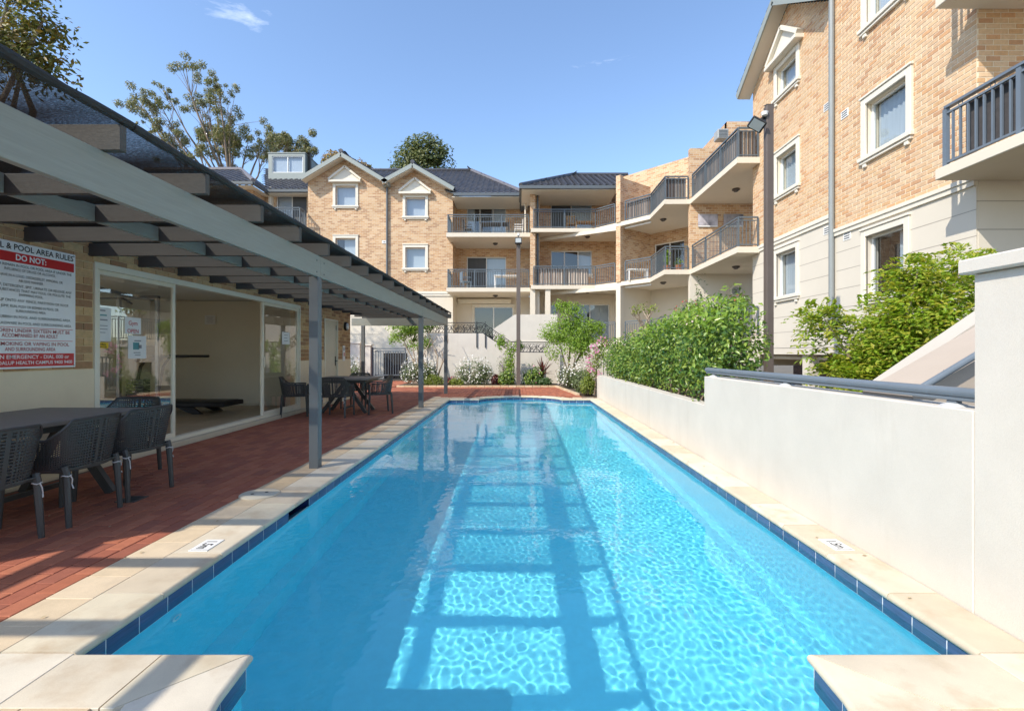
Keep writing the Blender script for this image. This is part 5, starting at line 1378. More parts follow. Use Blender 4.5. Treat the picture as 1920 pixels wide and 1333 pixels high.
MB().tube([(0,0,5.48),(0,0,5.80)], 0.025, 8).build('spigot', M_LPOST, t); MB().lathe([(0.0,0.14),(0.05,0.11),(0.06,0.04),(0.0,0.0)], (0,0,5.72), 10).build('camera_dome', M_WHITE, t, smooth=True)
t = lamp_post('tall brown lamp post with tilted floodlight in front of the brick building', 4.50, 8.7, 5.72, 0.125, None)
h = MB().cbox(-0.135, 0.135, -0.10, 0.10, -0.035, 0.035, 0.012); mt_ = Matrix.Translation((-0.25, -0.08, 5.36)) @ Matrix.Rotation(math.radians(28), 4, 'Y') @ Matrix.Rotation(math.radians(-42), 4, 'X')
h.xf(mt_).build('floodlight', M_RUB, t); MB().box(-0.11, 0.10, -0.08, 0.08, -0.041, -0.0355).xf(mt_).build('lens', M_LENS, t)
MB().tube([(-0.08, 0, 5.52), (-0.14, -0.02, 5.48), (-0.16, -0.03, 5.42)], 0.03, 8).build('bracket', M_RUB, t)
MB().lathe([(0.0,-0.05),(0.05,-0.03),(0.06,0.03),(0.0,0.05)], (-0.10, -0.06, 5.56), 12).build('camera_dome', M_WHITE, t, smooth=True)
# garden bed and kerb
bed = obj('garden_bed', None, None, label='planted soil bed behind the pool', kind='structure')
MB().prism([(-4.6, 18.3, -0.02), (1.45, 18.3, -0.02), (1.84, 14.75, -0.02), (2.27, 14.75, -0.02), (2.27, 19.58, -0.02), (-4.6, 19.58, -0.02)], (0,0,0.07)).build('soil', MATS['dark_soil'], bed)
for p, q in (((-4.6, 18.26), (1.43, 18.26)), ((1.43, 18.26), (1.82, 14.72))):
    n_ = int((Vector(q)-Vector(p)).length/0.3)
    for k in range(n_):
        a = Vector(p).lerp(Vector(q), (k+0.02)/n_); b = Vector(p).lerp(Vector(q), (k+0.98)/n_)
        MB().bar((a.x, a.y, 0.025), (b.x, b.y, 0.025), 0.09, 0.07).build('kerb_stone', M_TANPAVER, bed)

# ---------------------------------------------------------------- chairs and tables on the terrace
M_RESIN = M('charcoal_resin', (0.048,0.048,0.047), 0.42, var=0.08, vscale=20)
M_TIE = M('white_cord', (0.6,0.58,0.56), 0.8, var=0.1)
def holed(P, nu, nv, solid, hole=0.56):
    """sheet of nu x nv cells over P(u, v); open cells carry a diamond shaped hole"""
    mb = MB(); g = {}
    def vid(i, j):
        if (i, j) not in g: g[i, j] = len(mb.v); mb.v.append(tuple(P(i/nu, j/nv)))
        return g[i, j]
    for i in range(nu):
        for j in range(nv):
            c = [vid(i, j), vid(i+1, j), vid(i+1, j+1), vid(i, j+1)]
            if solid(i, j): mb.f.append(tuple(c)); continue
            cen = Vector(P((i+0.5)/nu, (j+0.5)/nv)); n0 = len(mb.v)
            for k in range(4): mb.v.append(tuple(cen.lerp(Vector(mb.v[c[k]]), hole)))
            for k in range(4): mb.f.append((c[k], c[(k+1) % 4], n0+(k+1) % 4, n0+k))
    return mb
def solid_mesh(mb, name, mat, t):
    me = mb.mesh(name, mat, recalc=False); bm = bmesh.new(); bm.from_mesh(me)
    bmesh.ops.solidify(bm, geom=bm.faces[:], thickness=t); bmesh.ops.recalc_face_normals(bm, faces=bm.faces); bm.to_mesh(me); bm.free()
    me.polygons.foreach_set('use_smooth', [True]*len(me.polygons)); me.set_sharp_from_angle(angle=math.radians(50)); return me
def chair_back(u, v):
    th = (u-0.5)*2*math.radians(128)                  # 0 = middle of the back
    a = abs(th)/math.radians(128)
    top = 0.80 - 0.015*a if a < 0.30 else 0.80 - 0.005 - 0.145*min(1, (a-0.30)/0.30)**0.8 if a < 0.60 else 0.65
    s_ = (1 if a < 0.36 else 1 - 0.0)
    bot = 0.40 + 0.02*a
    z = bot + (top-bot)*v
    fl = 1 + 0.13*v
    ex = 0.62
    sx = math.copysign(abs(math.sin(th))**ex, math.sin(th)); cy = math.copysign(abs(math.cos(th))**ex, math.cos(th))
    x = 0.265*fl*sx; y = -0.24*(fl*1.03 if cy > 0 else 1.0)*cy - 0.03*v*(cy > 0)
    return Vector((x, y, z))
def chair_seat(u, v):
    x = (u-0.5)*0.50; y = (v-0.5)*0.50
    k = max(0, abs(u-0.5)*2-0.75)*max(0, abs(v-0.5)*2-0.75)
    z = 0.432 - 0.02*math.cos((u-0.5)*math.pi)*math.cos((v-0.5)*math.pi)
    return Vector((x*(1-0.8*k), y*(1-0.8*k), z))
CH_BACK = solid_mesh(holed(chair_back, 66, 18, lambda i, j: j >= 17 or j == 0 or i == 0 or i == 65), 'backrest', M_RESIN, 0.006)
CH_SEAT = solid_mesh(holed(chair_seat, 20, 20, lambda i, j: i in (0, 19) or j in (0, 19)), 'seat', M_RESIN, 0.008)
def rimpts(): return [chair_back(i/46, 1.0) for i in range(47)]
CH_RIM = MB().tube(rimpts(), 0.010, 6).mesh('rim', M_RESIN, smooth=True)
CH_LEGS = []
for sx_ in (-1, 1):
    CH_LEGS.append(MB().tube([(sx_*0.235, -0.22, 0.45), (sx_*0.232, -0.235, 0.40), (sx_*0.24, -0.26, 0.0)], [0.024, 0.025, 0.019], 8).mesh('leg', M_RESIN, smooth=True))
    CH_LEGS.append(MB().tube([(sx_*0.255, 0.215, 0.63), (sx_*0.25, 0.215, 0.40), (sx_*0.255, 0.235, 0.0)], [0.020, 0.024, 0.019], 8).mesh('leg', M_RESIN, smooth=True))
CH_APRON = MB().tube([(-0.24,-0.22,0.415),(0.24,-0.22,0.415),(0.25,0.22,0.415),(-0.25,0.22,0.415),(-0.24,-0.22,0.415)], 0.014, 6).mesh('seat_frame', M_RESIN, smooth=True)
tie_pts = [(0.028*math.cos(a), 0.028*math.sin(a), 0.004*math.sin(3*a)) for a in [2*math.pi*i/12 for i in range(13)]] + [(0.034, 0.01, -0.03), (0.022, 0.02, -0.07), (0.04, 0.012, -0.10)]
CH_TIE = MB().tube(tie_pts, 0.0042, 5).mesh('tie_cord', M_TIE, smooth=True)
def chair(label, x, y, rz, ties=False, group='charcoal perforated chairs on the terrace'):
    t = thing('armchair', label, 'chair', (x, y, 0.002), rz, group)
    obj('backrest', CH_BACK, t); obj('seat', CH_SEAT, t); obj('rim', CH_RIM, t); obj('seat_frame', CH_APRON, t)
    for m_ in CH_LEGS: obj('leg', m_, t)
    if ties:
        for sx_ in (-1, 1): obj('tie_cord', CH_TIE, t, (sx_*0.233, -0.235, 0.385), random.uniform(0, 6))
    return t
R90 = math.pi/2
chair('charcoal perforated armchair cut off by the left edge of the photo', -3.62, 3.17, R90-0.05, True)
chair('charcoal perforated armchair second from the left at the near table', -3.60, 3.82, R90+0.03, True)
chair('charcoal perforated armchair nearest the pool house glass on the pool side of the near table', -3.63, 4.46, R90-0.08, True)
chair('charcoal perforated armchair at the far end of the near table', -4.22, 5.12, math.pi+0.06, True)
chair('charcoal perforated armchair on the glass side of the far table', -4.60, 10.0, -R90+0.35)
chair('charcoal perforated armchair with its back to the camera at the far table', -3.68, 9.85, 0.0, True)
chair('charcoal perforated armchair on the pool side of the far table', -3.02, 10.42, R90+0.45)
chair('charcoal perforated armchair behind the far table', -3.85, 11.45, math.pi-0.1)
def table(label, x0, x1, y0, y1):
    t = thing('dining_table', label, 'table', ((x0+x1)/2, (y0+y1)/2, 0.0), group='dark dining tables on the terrace')
    hx, hy = (x1-x0)/2, (y1-y0)/2
    MB().cbox(-hx, hx, -hy, hy, 0.715, 0.755, 0.006).build('tabletop', M('dark_grey_tabletop', (0.20,0.17,0.145), 0.5, var=0.12, vscale=10, fine=0.12), t)
    MB().box(-hx+0.08, hx-0.08, -hy+0.08, hy-0.08, 0.66, 0.714).build('apron', M_RESIN, t)
    for s_ in (-1, 1):
        MB().bar((0.0, s_*(hy-0.35), 0.66), (hx-0.12, s_*(hy-0.3), 0.0), 0.06, 0.07).build('leg', M_RESIN, t)
        MB().bar((0.0, s_*(hy-0.35), 0.66), (-hx+0.12, s_*(hy-0.3), 0.0), 0.06, 0.07).build('leg', M_RESIN, t)
    MB().bar((0, -hy+0.35, 0.62), (0, hy-0.35, 0.62), 0.05).build('stretcher', M_RESIN, t)
    MB().bar((0, -hy+0.3, 0.10), (0, hy-0.3, 0.10), 0.04).build('stretcher', M_RESIN, t)
table('long dark grey dining table with trestle legs in the left foreground', -4.72, -3.66, 2.70, 4.80)
table('dark grey dining table with crossed legs beside the far glass pane', -4.35, -3.15, 10.10, 11.25)
# ---------------------------------------------------------------- things on the balconies
M_TEAK = M('honey_timber', (0.42,0.24,0.09), 0.5, var=0.15, vscale=10)
M_DKW = M('dark_wicker', (0.05,0.045,0.04), 0.6, var=0.2)
def small_chair(label, x, y, z, rz, mat, group='balcony chairs'):
    t = thing('balcony_chair', label, 'chair', (x, y, z), rz, group)
    MB().box(-0.24, 0.24, -0.22, 0.22, 0.40, 0.44).build('seat', mat, t)
    for k in range(4): MB().box(-0.22+0.12*k, -0.15+0.12*k, -0.24, -0.21, 0.46, 0.86).build('slat', mat, t)
    MB().box(-0.24, 0.24, -0.245, -0.205, 0.861, 0.91).build('top_rail', mat, t)
    for a_ in (-1, 1):
        for b_ in (-1, 1): MB().bar((a_*0.22, b_*0.2, 0), (a_*0.22, b_*0.2, 0.40), 0.035).build('leg', mat, t)
        MB().box(a_*0.24-0.02, a_*0.24+0.02, -0.2, 0.2, 0.62, 0.65).build('armrest', mat, t)
def small_table(label, x, y, z, w, d, h, mat, group='balcony tables'):
    t = thing('balcony_table', label, 'table', (x, y, z), 0, group)
    MB().cbox(-w/2, w/2, -d/2, d/2, h-0.04, h, 0.006).build('tabletop', mat, t)
    for a_ in (-1, 1):
        for b_ in (-1, 1): MB().bar((a_*(w/2-0.05), b_*(d/2-0.05), 0), (a_*(w/2-0.05), b_*(d/2-0.05), h-0.041), 0.05).build('leg', mat, t)
small_table('dark table on the upper middle balcony under the awning rail', -1.2, 25.0, FL[2], 1.5, 0.8, 0.74, M_DKW)
small_chair('dark wicker chair left of the table on the upper middle balcony', -2.6, 24.9, FL[2], -R90, M_DKW)
small_chair('white chair right of the table on the upper middle balcony', 0.0, 24.9, FL[2], R90, M_WHITE)
small_table('white table on the lower middle balcony', -0.6, 24.9, FL[1], 1.3, 0.7, 0.74, M_WHITE)
small_chair('blue grey chair on the lower middle balcony beside the brick gable', -2.7, 24.8, FL[1], -R90+0.4, M('blue_grey_fabric', (0.18,0.24,0.30), 0.8))
small_chair('timber chair on the upper corner balcony below the hip roof', 2.6, 23.9, FL[2], math.pi, M_TEAK)
small_table('low honey timber table on the upper corner balcony', 3.3, 23.6, FL[2], 1.1, 0.6, 0.45, M_TEAK)
small_table('white bench on the lower stepped balcony beside the pier', 5.3, 21.6, FL[1], 0.9, 0.5, 0.5, M_WHITE)
# striped cloth hung behind the lower railing of the corner balcony
sc_ = thing('striped_cloth', 'brown and cream striped cloth hung behind the lower corner balcony railing', 'cloth')
m = bpy.data.materials.new('striped_cloth'); m.use_nodes = True; nt = m.node_tree
wv = nt.nodes.new('ShaderNodeTexWave'); wv.inputs['Scale'].default_value = 2.6; wv.inputs['Distortion'].default_value = 1.2; wv.bands_direction = 'X'
g_ = nt.nodes.new('ShaderNodeNewGeometry'); lnk(nt, g_.outputs['Position'], wv.inputs['Vector'])
lnk(nt, ramp(nt, wv.outputs['Fac'], [(0.3,(0.55,0.48,0.40)), (0.6,(0.24,0.17,0.13))]), nt.nodes['Principled BSDF'].inputs['Base Color']); nt.nodes['Principled BSDF'].inputs['Roughness'].default_value = 0.9
mb = MB()
for k in range(61):
    x = 1.0+2.35*k/60; y = 23.10+0.02*math.sin(k*1.3)
    mb.v += [(x, y, FL[1]+0.02+0.03*math.sin(k*0.5)), (x, y, FL[1]+0.80)]
    if k: mb.f.append((2*k-2, 2*k, 2*k+1, 2*k-1))
solid = solid_mesh(mb, 'cloth', m, 0.004); obj('cloth', solid, sc_)
# brushwood screens behind the top railings
M_BRUSH = M('brushwood', rnd=[(0.17,0.135,0.11), (0.22,0.18,0.15), (0.13,0.10,0.085), (0.26,0.22,0.19)], rough=0.95, var=0.25, vscale=30, stretch=(3,3,0.4))
def brush(label, path, z):
    t = thing('brushwood_screen', label, 'screen', group='brushwood screens on the top balconies')
    L = []; me = MB().box(-0.05, 0.05, -0.012, 0.012, 0.0, 0.84).mesh('brush_bundle', M_BRUSH)
    for (x0, y0), (x1, y1) in zip(path, path[1:]):
        d_ = Vector((x1-x0, y1-y0)); n_ = int(d_.length/0.104)
        for k in range(n_):
            c = Vector((x0, y0))+d_*((k+0.5)/n_); L.append((me, T(c.x, c.y, z+0.04+random.uniform(-0.01,0.02), rz=math.atan2(d_.y, d_.x)+random.uniform(-0.1,0.1))))
    pieces(t, 'brush_bundle', L)
brush('grey brushwood screen lining the top stepped balcony', [(4.90, 21.85), (5.76, 20.85), (5.76, 18.78), (6.5, 18.78)], FL[2])
brush('grey brushwood screen lining the topmost right balcony', [(6.75, 18.4), (6.75, 14.75), (7.24, 14.75)], FL[2])
# pictures, clock
M_PIC = M('grey_photo_print', (0.35,0.33,0.36), 0.6, var=0.9, vscale=2.2)
for i, (px, w_) in enumerate(((1327, 0.75), (1375, 0.75))):
    p = W(px, 414, 18.58); t = thing('wall_picture', ['black and white canvas picture on the sunlit brick balcony wall', 'dark canvas picture in the shaded corner of the brick balcony wall'][i], 'picture', p, group='pictures on the balcony wall')
    MB().box(-w_/2, w_/2, -0.03, 0.0, -0.24, 0.24).build('canvas', M_PIC, t); MB().box(-w_/2, w_/2, -0.032, -0.0305, -0.24, -0.20).build('edge', M_PAPER, t)
p = W(1379, 546, 18.58); t = thing('wall_clock', 'round cream wall clock on the shaded ground floor wall', 'clock', p)
rot = Matrix.Rotation(R90, 4, 'X')
MB().lathe([(0.22,0.0),(0.22,0.05),(0.18,0.06),(0.17,0.04),(0.0,0.04)], (0,0,0), 28).xf(rot).build('case', M_TRIM, t, smooth=True)
MB().lathe([(0.165,0.0405),(0.0,0.042)], (0,0,0), 28).xf(rot).build('dial', M('grey_dial', (0.33,0.34,0.34), 0.5, var=0.2, vscale=15), t)
for an, L in ((0.6, 0.11), (3.9, 0.14)): MB().bar((0, -0.046, 0), (L*math.sin(an), -0.046, L*math.cos(an)), 0.012, 0.004, up=(0,1,0)).build('hand', M_BLACK, t)

# ---------------------------------------------------------------- plants
def leaf_mesh(name, C, N, L, Wd, mat, fold=0.25, up=0.3, droop=0.0, jitter=0.35, seed=0, sunb=0.55):
    """one folded leaf blade (two triangles) at each point of C, roughly facing N"""
    r = np.random.default_rng(seed); n = len(C)
    Nn = N + r.normal(0, jitter*1.6, (n, 3)) + np.array([0, 0, up]) - sunb*np.array(SUN); Nn /= np.linalg.norm(Nn, axis=1)[:, None]
    t = r.normal(0, 1, (n, 3)) + N*0.6 - np.array([0, 0, droop]); t -= Nn*(t*Nn).sum(1)[:, None]; t /= np.linalg.norm(t, axis=1)[:, None]+1e-9
    b = np.cross(Nn, t); l = (L*r.uniform(0.65, 1.25, n))[:, None]; w = (Wd*r.uniform(0.7, 1.2, n))[:, None]
    base = C - t*l*0.5; tip = C + t*l*0.5; mid = C + Nn*0.0
    le = mid + b*w*0.5 + Nn*w*fold; ri = mid - b*w*0.5 + Nn*w*fold
    V = np.stack([base, le, tip, ri], 1).reshape(-1, 3)
    i = np.arange(n)*4
    Fc = np.stack([np.stack([i, i+1, i+2], 1), np.stack([i, i+2, i+3], 1)], 1).reshape(-1)
    me = bpy.data.meshes.new(name); me.vertices.add(len(V)); me.vertices.foreach_set('co', V.ravel())
    me.loops.add(len(Fc)); me.loops.foreach_set('vertex_index', Fc); me.polygons.add(2*n)
    me.polygons.foreach_set('loop_start', np.arange(0, 6*n, 3)); me.polygons.foreach_set('loop_total', np.full(2*n, 3)); me.update(); me.validate()
    me.materials.append(mat); return me
def blob_points(blobs, n, seed, shell=0.45, clump=0.0, nclump=0):
    """points in a set of ellipsoids (x,y,z,rx,ry,rz), denser towards the skin; optional clumping"""
    r = np.random.default_rng(seed); vol = np.array([b[3]*b[4]*b[5] for b in blobs])**0.67; pick = r.choice(len(blobs), n, p=vol/vol.sum())
    B = np.array(blobs)[pick]; d = r.normal(0, 1, (n, 3)); d /= np.linalg.norm(d, axis=1)[:, None]
    rad = (shell + (1-shell)*r.random(n)**0.6)
    if nclump:
        K = len(blobs)*nclump; kd = r.normal(0, 1, (K, 3)); kd /= np.linalg.norm(kd, axis=1)[:, None]
        kk = pick*nclump + r.integers(0, nclump, n); d = kd[kk] + r.normal(0, clump, (n, 3)); dl = np.linalg.norm(d, axis=1); d /= dl[:, None]
        kr = r.uniform(0.66, 1.18, K)[kk]; rad = rad*kr
    P = B[:, :3] + d*B[:, 3:]*rad[:, None]
    return P, d
GREEN_D = [(0.042, 0.091, 0.025), (0.063, 0.126, 0.031), (0.084, 0.161, 0.039), (0.049, 0.105, 0.028)]
GREEN_B = [(0.18, 0.3, 0.038), (0.255, 0.39, 0.045), (0.15, 0.255, 0.03), (0.315, 0.435, 0.06), (0.21, 0.33, 0.045)]
GREEN_M = [(0.123, 0.228, 0.044), (0.175, 0.298, 0.052), (0.096, 0.175, 0.038), (0.245, 0.35, 0.07)]
GUM = [(0.208, 0.231, 0.113), (0.312, 0.302, 0.149), (0.156, 0.18, 0.086), (0.396, 0.332, 0.186), (0.25, 0.201, 0.113), (0.125, 0.151, 0.076)]
L_HEDGE = leaf_mat('glossy_hedge_leaf', GREEN_D[:2] + GREEN_M + [(0.30,0.38,0.07), (0.22,0.30,0.05)], 0.28, 0.25); L_BRIGHT = leaf_mat('bright_green_leaf', GREEN_B, 0.4, 0.45); L_GUM = leaf_mat('gum_leaf', GUM, 0.5, 0.3)
L_DARK = leaf_mat('dark_green_leaf', GREEN_D, 0.4, 0.25); L_ORANGE = leaf_mat('bronze_leaf', [(0.34,0.18,0.06), (0.40,0.25,0.09), (0.26,0.17,0.06), (0.20,0.19,0.06)], 0.5, 0.3)
L_GREY = leaf_mat('grey_green_leaf', [(0.13,0.17,0.07), (0.17,0.21,0.09), (0.10,0.14,0.055)], 0.5, 0.3); L_LIME = leaf_mat('lime_leaf', [(0.22,0.28,0.04), (0.27,0.31,0.05), (0.16,0.22,0.035)], 0.45, 0.4)
L_RED = leaf_mat('burgundy_leaf', [(0.10,0.025,0.025), (0.16,0.045,0.035), (0.07,0.02,0.02)], 0.4, 0.3)
F_WHITE = leaf_mat('white_petal', [(0.75,0.74,0.70), (0.8,0.79,0.76)], 0.6, 0.2); F_PINK = leaf_mat('pink_petal', [(0.62,0.18,0.38), (0.70,0.30,0.48), (0.60,0.22,0.40)], 0.6, 0.35)
F_RED = leaf_mat('red_petal', [(0.6,0.03,0.04), (0.5,0.02,0.05)], 0.6, 0.2); F_PURPLE = leaf_mat('purple_petal', [(0.30,0.12,0.42), (0.38,0.18,0.5)], 0.6, 0.3)
M_BARK = M('grey_brown_bark', (0.24,0.18,0.13), 0.9, var=0.35, vscale=9, stretch=(1,1,0.3), bump=0.5, bscale=30, bdist=0.01)
M_PALEBARK = M('pale_bark', (0.34,0.27,0.20), 0.85, var=0.3, vscale=9, bump=0.4, bscale=40, bdist=0.006)
def grow(mb, p, d, L, r, depth, tips, rs, spread=0.55, up=0.12, kids=(2,3), shrink=0.72, mids=None):
    pts = [p]; n = 5; q = p.copy(); dd = d.copy()
    for i in range(n):
        dd = (dd + Vector((rs.gauss(0,0.12), rs.gauss(0,0.12), rs.gauss(0,0.08)+up*0.25))).normalized(); q = q + dd*(L/n); pts.append(q.copy())
        if mids is not None and depth <= 1: mids.append(q.copy())
    mb.tube(pts, [r*(1-0.45*i/n) for i in range(n+1)], 6 if depth < 3 else 8, cap=False)
    if depth == 0: tips.append(q); return
    for k in range(rs.choice(kids)):
        ax = Vector((rs.gauss(0,1), rs.gauss(0,1), rs.gauss(0,0.6)+up)).normalized()
        nd = (dd + ax*spread*rs.uniform(0.7, 1.4)).normalized()
        st = pts[-1] if k == 0 else pts[rs.choice((3, 4, 5))]
        grow(mb, st.copy(), nd, L*shrink*rs.uniform(0.8, 1.15), r*0.56, depth-1, tips, rs, spread, up, kids, shrink, mids)
def branching_tree(name, label, base, d0, L, r, depth, leaves, leafL, leafW, mat, seed, clump_r=0.8, spread=0.55, up=0.15, kids=(2,3), trunks=1, bark=None, droop=0.5, group=None, shrink=0.72):
    rs = random.Random(seed); t = thing(name, label, 'tree', base, group=group); mb = MB(); tips = []; mids = []
    for k in range(trunks):
        d = (Vector(d0[k % len(d0)])).normalized(); grow(mb, Vector((0,0,0)), d, L, r, depth, tips, rs, spread, up, kids, shrink, mids)
    mb.build('trunk', bark or M_BARK, t, smooth='all', recalc=False)
    g = np.random.default_rng(seed); allp = [tuple(p) for p in tips]*3 + [tuple(p) for p in mids]
    cen = np.array(allp); pk = g.integers(0, len(cen), leaves); off = g.normal(0, 1, (leaves, 3)); off *= (clump_r*g.random(leaves)**0.5/np.linalg.norm(off, axis=1))[:, None]
    off[:, 2] *= 0.7
    C = cen[pk] + off; N = off/(np.linalg.norm(off, axis=1)[:, None]+1e-6)
    obj('crown', leaf_mesh('crown', C, N, leafL, leafW, mat, droop=droop, up=0.25, seed=seed), t, kind='stuff')
    return t
# --- trees beyond the roofs
def cluster_tree(name, label, d, base, clusters, leaves, leafL, leafW, mat, seed, trunk_r, k=230/1.0):
    """gum with limbs reaching out to foliage clusters; clusters are (x, z, radius) in metres about the base, spread in depth"""
    rs = random.Random(seed); t = thing(name, label, 'tree', base); mb = MB(); g = np.random.default_rng(seed); fork = Vector((0, 0, clusters['fork']))
    mb.tube([Vector((0,0,-0.1)), fork*0.5+Vector((0.15,0,0)), fork], [trunk_r*1.2, trunk_r, trunk_r*0.8], 9, cap=False)
    C, N = [], []; tot = sum(c[2]**1.7 for c in clusters['at'])
    for x, z, r in clusters['at']:
        y = rs.uniform(-1.8, 1.8); e = Vector((x, y, z)); dv = e-fork
        m1 = fork + dv*0.35 + Vector((-dv.x*0.10, 0, dv.length*0.06)); m2 = fork + dv*0.72 + Vector((rs.uniform(-0.2,0.2), 0, rs.uniform(-0.1,0.2)))
        mb.tube([fork, m1, m2, e], [trunk_r*0.55, trunk_r*0.36, trunk_r*0.2, trunk_r*0.06], 6, cap=False)
        for q in range(9):
            a = m2.lerp(e, rs.uniform(0, 0.9)); b = e + Vector((rs.gauss(0,1), rs.gauss(0,1), rs.gauss(0,0.8)))*r*0.92
            mb.tube([a, a.lerp(b, 0.5)+Vector((0,0,r*0.08)), b], [trunk_r*0.08, trunk_r*0.05, trunk_r*0.02], 4, cap=False)
            n_ = int(leaves*(r**1.7)/tot/9); o = g.normal(0, 1, (n_, 3)); o *= (r*0.46*g.random(n_)**0.45/np.linalg.norm(o, axis=1))[:, None]
            C.append(np.array(b)+o); N.append(o/(np.linalg.norm(o, axis=1)[:, None]+1e-6))
    mb.build('trunk', M_BARK, t, smooth='all', recalc=False)
    C = np.concatenate(C); N = np.concatenate(N)
    obj('crown', leaf_mesh('crown', C, N, leafL, leafW, mat, droop=0.7, up=0.25, seed=seed), t, kind='stuff')
def gum_at(px0, d, marks):
    """read the clusters of a crown off the view: (zoomed x, y, r) -> metres about the base under px0"""
    sc = d/F; b = W(px0, 661, d); out = []
    for zx, zy, zr in marks:
        px = 230+zx/4.923; py = 120+zy/4.923; p = W(px, py, d); out.append((p.x-b.x, p.z, zr/4.923*sc))
    return Vector((b.x, d, 0)), out
b_, cl_ = gum_at(438, 38, [(650,130,95),(770,130,50),(210,400,100),(330,480,90),(450,440,70),(440,280,50),(640,340,90),(780,370,90),(1020,350,80),(1070,470,90),(880,520,110),(620,560,95),(980,600,100),(420,700,90),(560,660,80),(720,760,80),(340,690,75),(880,850,70),(1100,680,90),(1000,760,120),(1220,640,80),(1290,800,70),(640,850,70),(170,560,40),(780,600,90),(900,700,90)])
cluster_tree('gum_tree', 'tall spreading gum tree with pale olive clumps behind the left roof', 38, b_, dict(fork=10.5, at=cl_), 24000, 0.20, 0.07, L_GUM, 21, 0.30)
b_, cl_ = gum_at(530, 44, [(1420,660,95),(1560,680,95),(1650,760,70),(1400,760,80),(1540,780,90),(1460,800,80)])
cluster_tree('gum_tree', 'smaller darker gum tree behind the grey dormer', 44, b_, dict(fork=13.5, at=cl_), 8000, 0.26, 0.09, L_GUM, 23, 0.3)
def blob_tree(name, label, base, blobs, leaves, leafL, leafW, mat, seed, trunk_r=0.25, shell=0.35, clump=0.35, nclump=9, bark=None, cat='tree', up=0.3, droop=0.2, group=None, branches=5, crown='crown'):
    t = thing(name, label, cat, base, group=group); rs = random.Random(seed); mb = MB()
    for k in range(branches):
        b = blobs[k % len(blobs)]; e = Vector((b[0]+rs.uniform(-0.4,0.4)*b[3], b[1]+rs.uniform(-0.4,0.4)*b[4], b[2]+rs.uniform(-0.1,0.5)*b[5]))
        m1 = e*0.35 + Vector((rs.uniform(-0.05,0.05), rs.uniform(-0.05,0.05), 0))*e.z; m1.x *= 0.6; m1.y *= 0.6; m2 = e*0.7+Vector((rs.uniform(-0.06,0.06),)*3)*e.z
        mb.tube([Vector((0,0,0)), m1, m2, e], [trunk_r, trunk_r*0.7, trunk_r*0.45, trunk_r*0.15], 7, cap=False)
    mb.build('trunk', bark or M_BARK, t, smooth='all', recalc=False)
    P, d = blob_points(blobs, leaves, seed, shell, clump, nclump)
    obj(crown, leaf_mesh(crown, P, d, leafL, leafW, mat, up=up, droop=droop, seed=seed), t, kind='stuff')
    return t, P, d
blob_tree('leafy_tree', 'round dense dark green tree rising behind the gabled roof', W(790, 661, 42)-Vector((0,0,1.3)), [(0.3,0,16.4,2.9,2.6,3.2), (-2.2,0,15.4,1.7,1.8,1.7), (2.1,0,16.0,1.7,1.9,2.2), (0.6,0,18.5,2.0,1.7,1.5)], 12000, 0.34, 0.15, leaf_mat('olive_leaf', [(0.09,0.12,0.035),(0.14,0.165,0.05),(0.20,0.20,0.07),(0.07,0.095,0.03)], 0.45, 0.3), 31, 0.35)
blob_tree('bronze_tree', 'small bronze leaved tree peeping over the first gable', W(648, 661, 40)-Vector((0,0,1.3)), [(-0.9,0,17.0,1.1,1.0,1.0), (1.2,0,16.4,1.2,1.0,0.8)], 3000, 0.26, 0.11, L_ORANGE, 33, 0.2)
blob_tree('leafy_tree', 'yellow green tree overhanging the pergola at the top left corner', Vector((-17.6, 16.0, 0)), [(-0.2,0,12.4,1.7,1.5,1.3), (1.0,0,11.3,1.5,1.4,1.1), (1.7,0,12.2,1.1,1.0,0.8), (0.8,0,13.4,1.1,1.2,0.8), (1.6,0,10.7,1.5,1.2,0.8), (-1.2,0,10.6,1.6,1.3,1.1)], 5200, 0.21, 0.10, leaf_mat('yellow_green_leaf', [(0.10,0.12,0.03),(0.16,0.16,0.035),(0.22,0.19,0.04),(0.07,0.09,0.025),(0.20,0.13,0.03)], 0.45, 0.35), 35, 0.22, clump=0.5, nclump=14, shell=0.1)
# --- hedge on the planter
hb = []
rs = random.Random(3)
for k in range(34):
    f = k/33; y = 6.15 + f*7.6; top = 1.74 - 0.22*f + rs.uniform(-0.10, 0.12) + (0.12 if 0.02 < f < 0.45 else 0); xw = 0.55 - 0.1*f
    hb.append((RX+0.42+rs.uniform(-0.05,0.05), y, (top+0.62)/2, 0.44+rs.uniform(-0.03,0.05), 0.42, (top-0.55)/2+0.05))
    hb.append((RX+(0.62 if y < 7.5 else 0.85)+rs.uniform(-0.06,0.06), y+rs.uniform(0,0.2), (top+0.75)/2+0.06, 0.36, 0.40, (top-0.6)/2+0.10))
hg = thing('hedge', 'dense glossy green hedge spilling over the planter wall', 'hedge', (0,0,0))
P, d = blob_points(hb, 30000, 41, 0.50, 0.34, 13)
P[:, 0] = np.maximum(P[:, 0], RX-0.06 + 0.10*RNG.random(len(P)))
low = P[:, 2] < 0.62; P[low, 2] = 0.62 + 0.25*RNG.random(low.sum())
obj('foliage', leaf_mesh('foliage', P, d, 0.078, 0.036, L_HEDGE, up=0.3, jitter=0.5, seed=41, sunb=0.15), hg, kind='stuff')
mb = MB()
for k in range(22): 
    y = 6.2+k*0.34; mb.tube([(RX+0.45, y, 0.58), (RX+0.45+rs.uniform(-0.15,0.15), y+rs.uniform(-0.1,0.1), 1.0), (RX+0.5+rs.uniform(-0.3,0.3), y+rs.uniform(-0.2,0.2), 1.5)], [0.02,0.015,0.006], 5, cap=False)
mb.build('stems', M_BARK, hg, recalc=False)
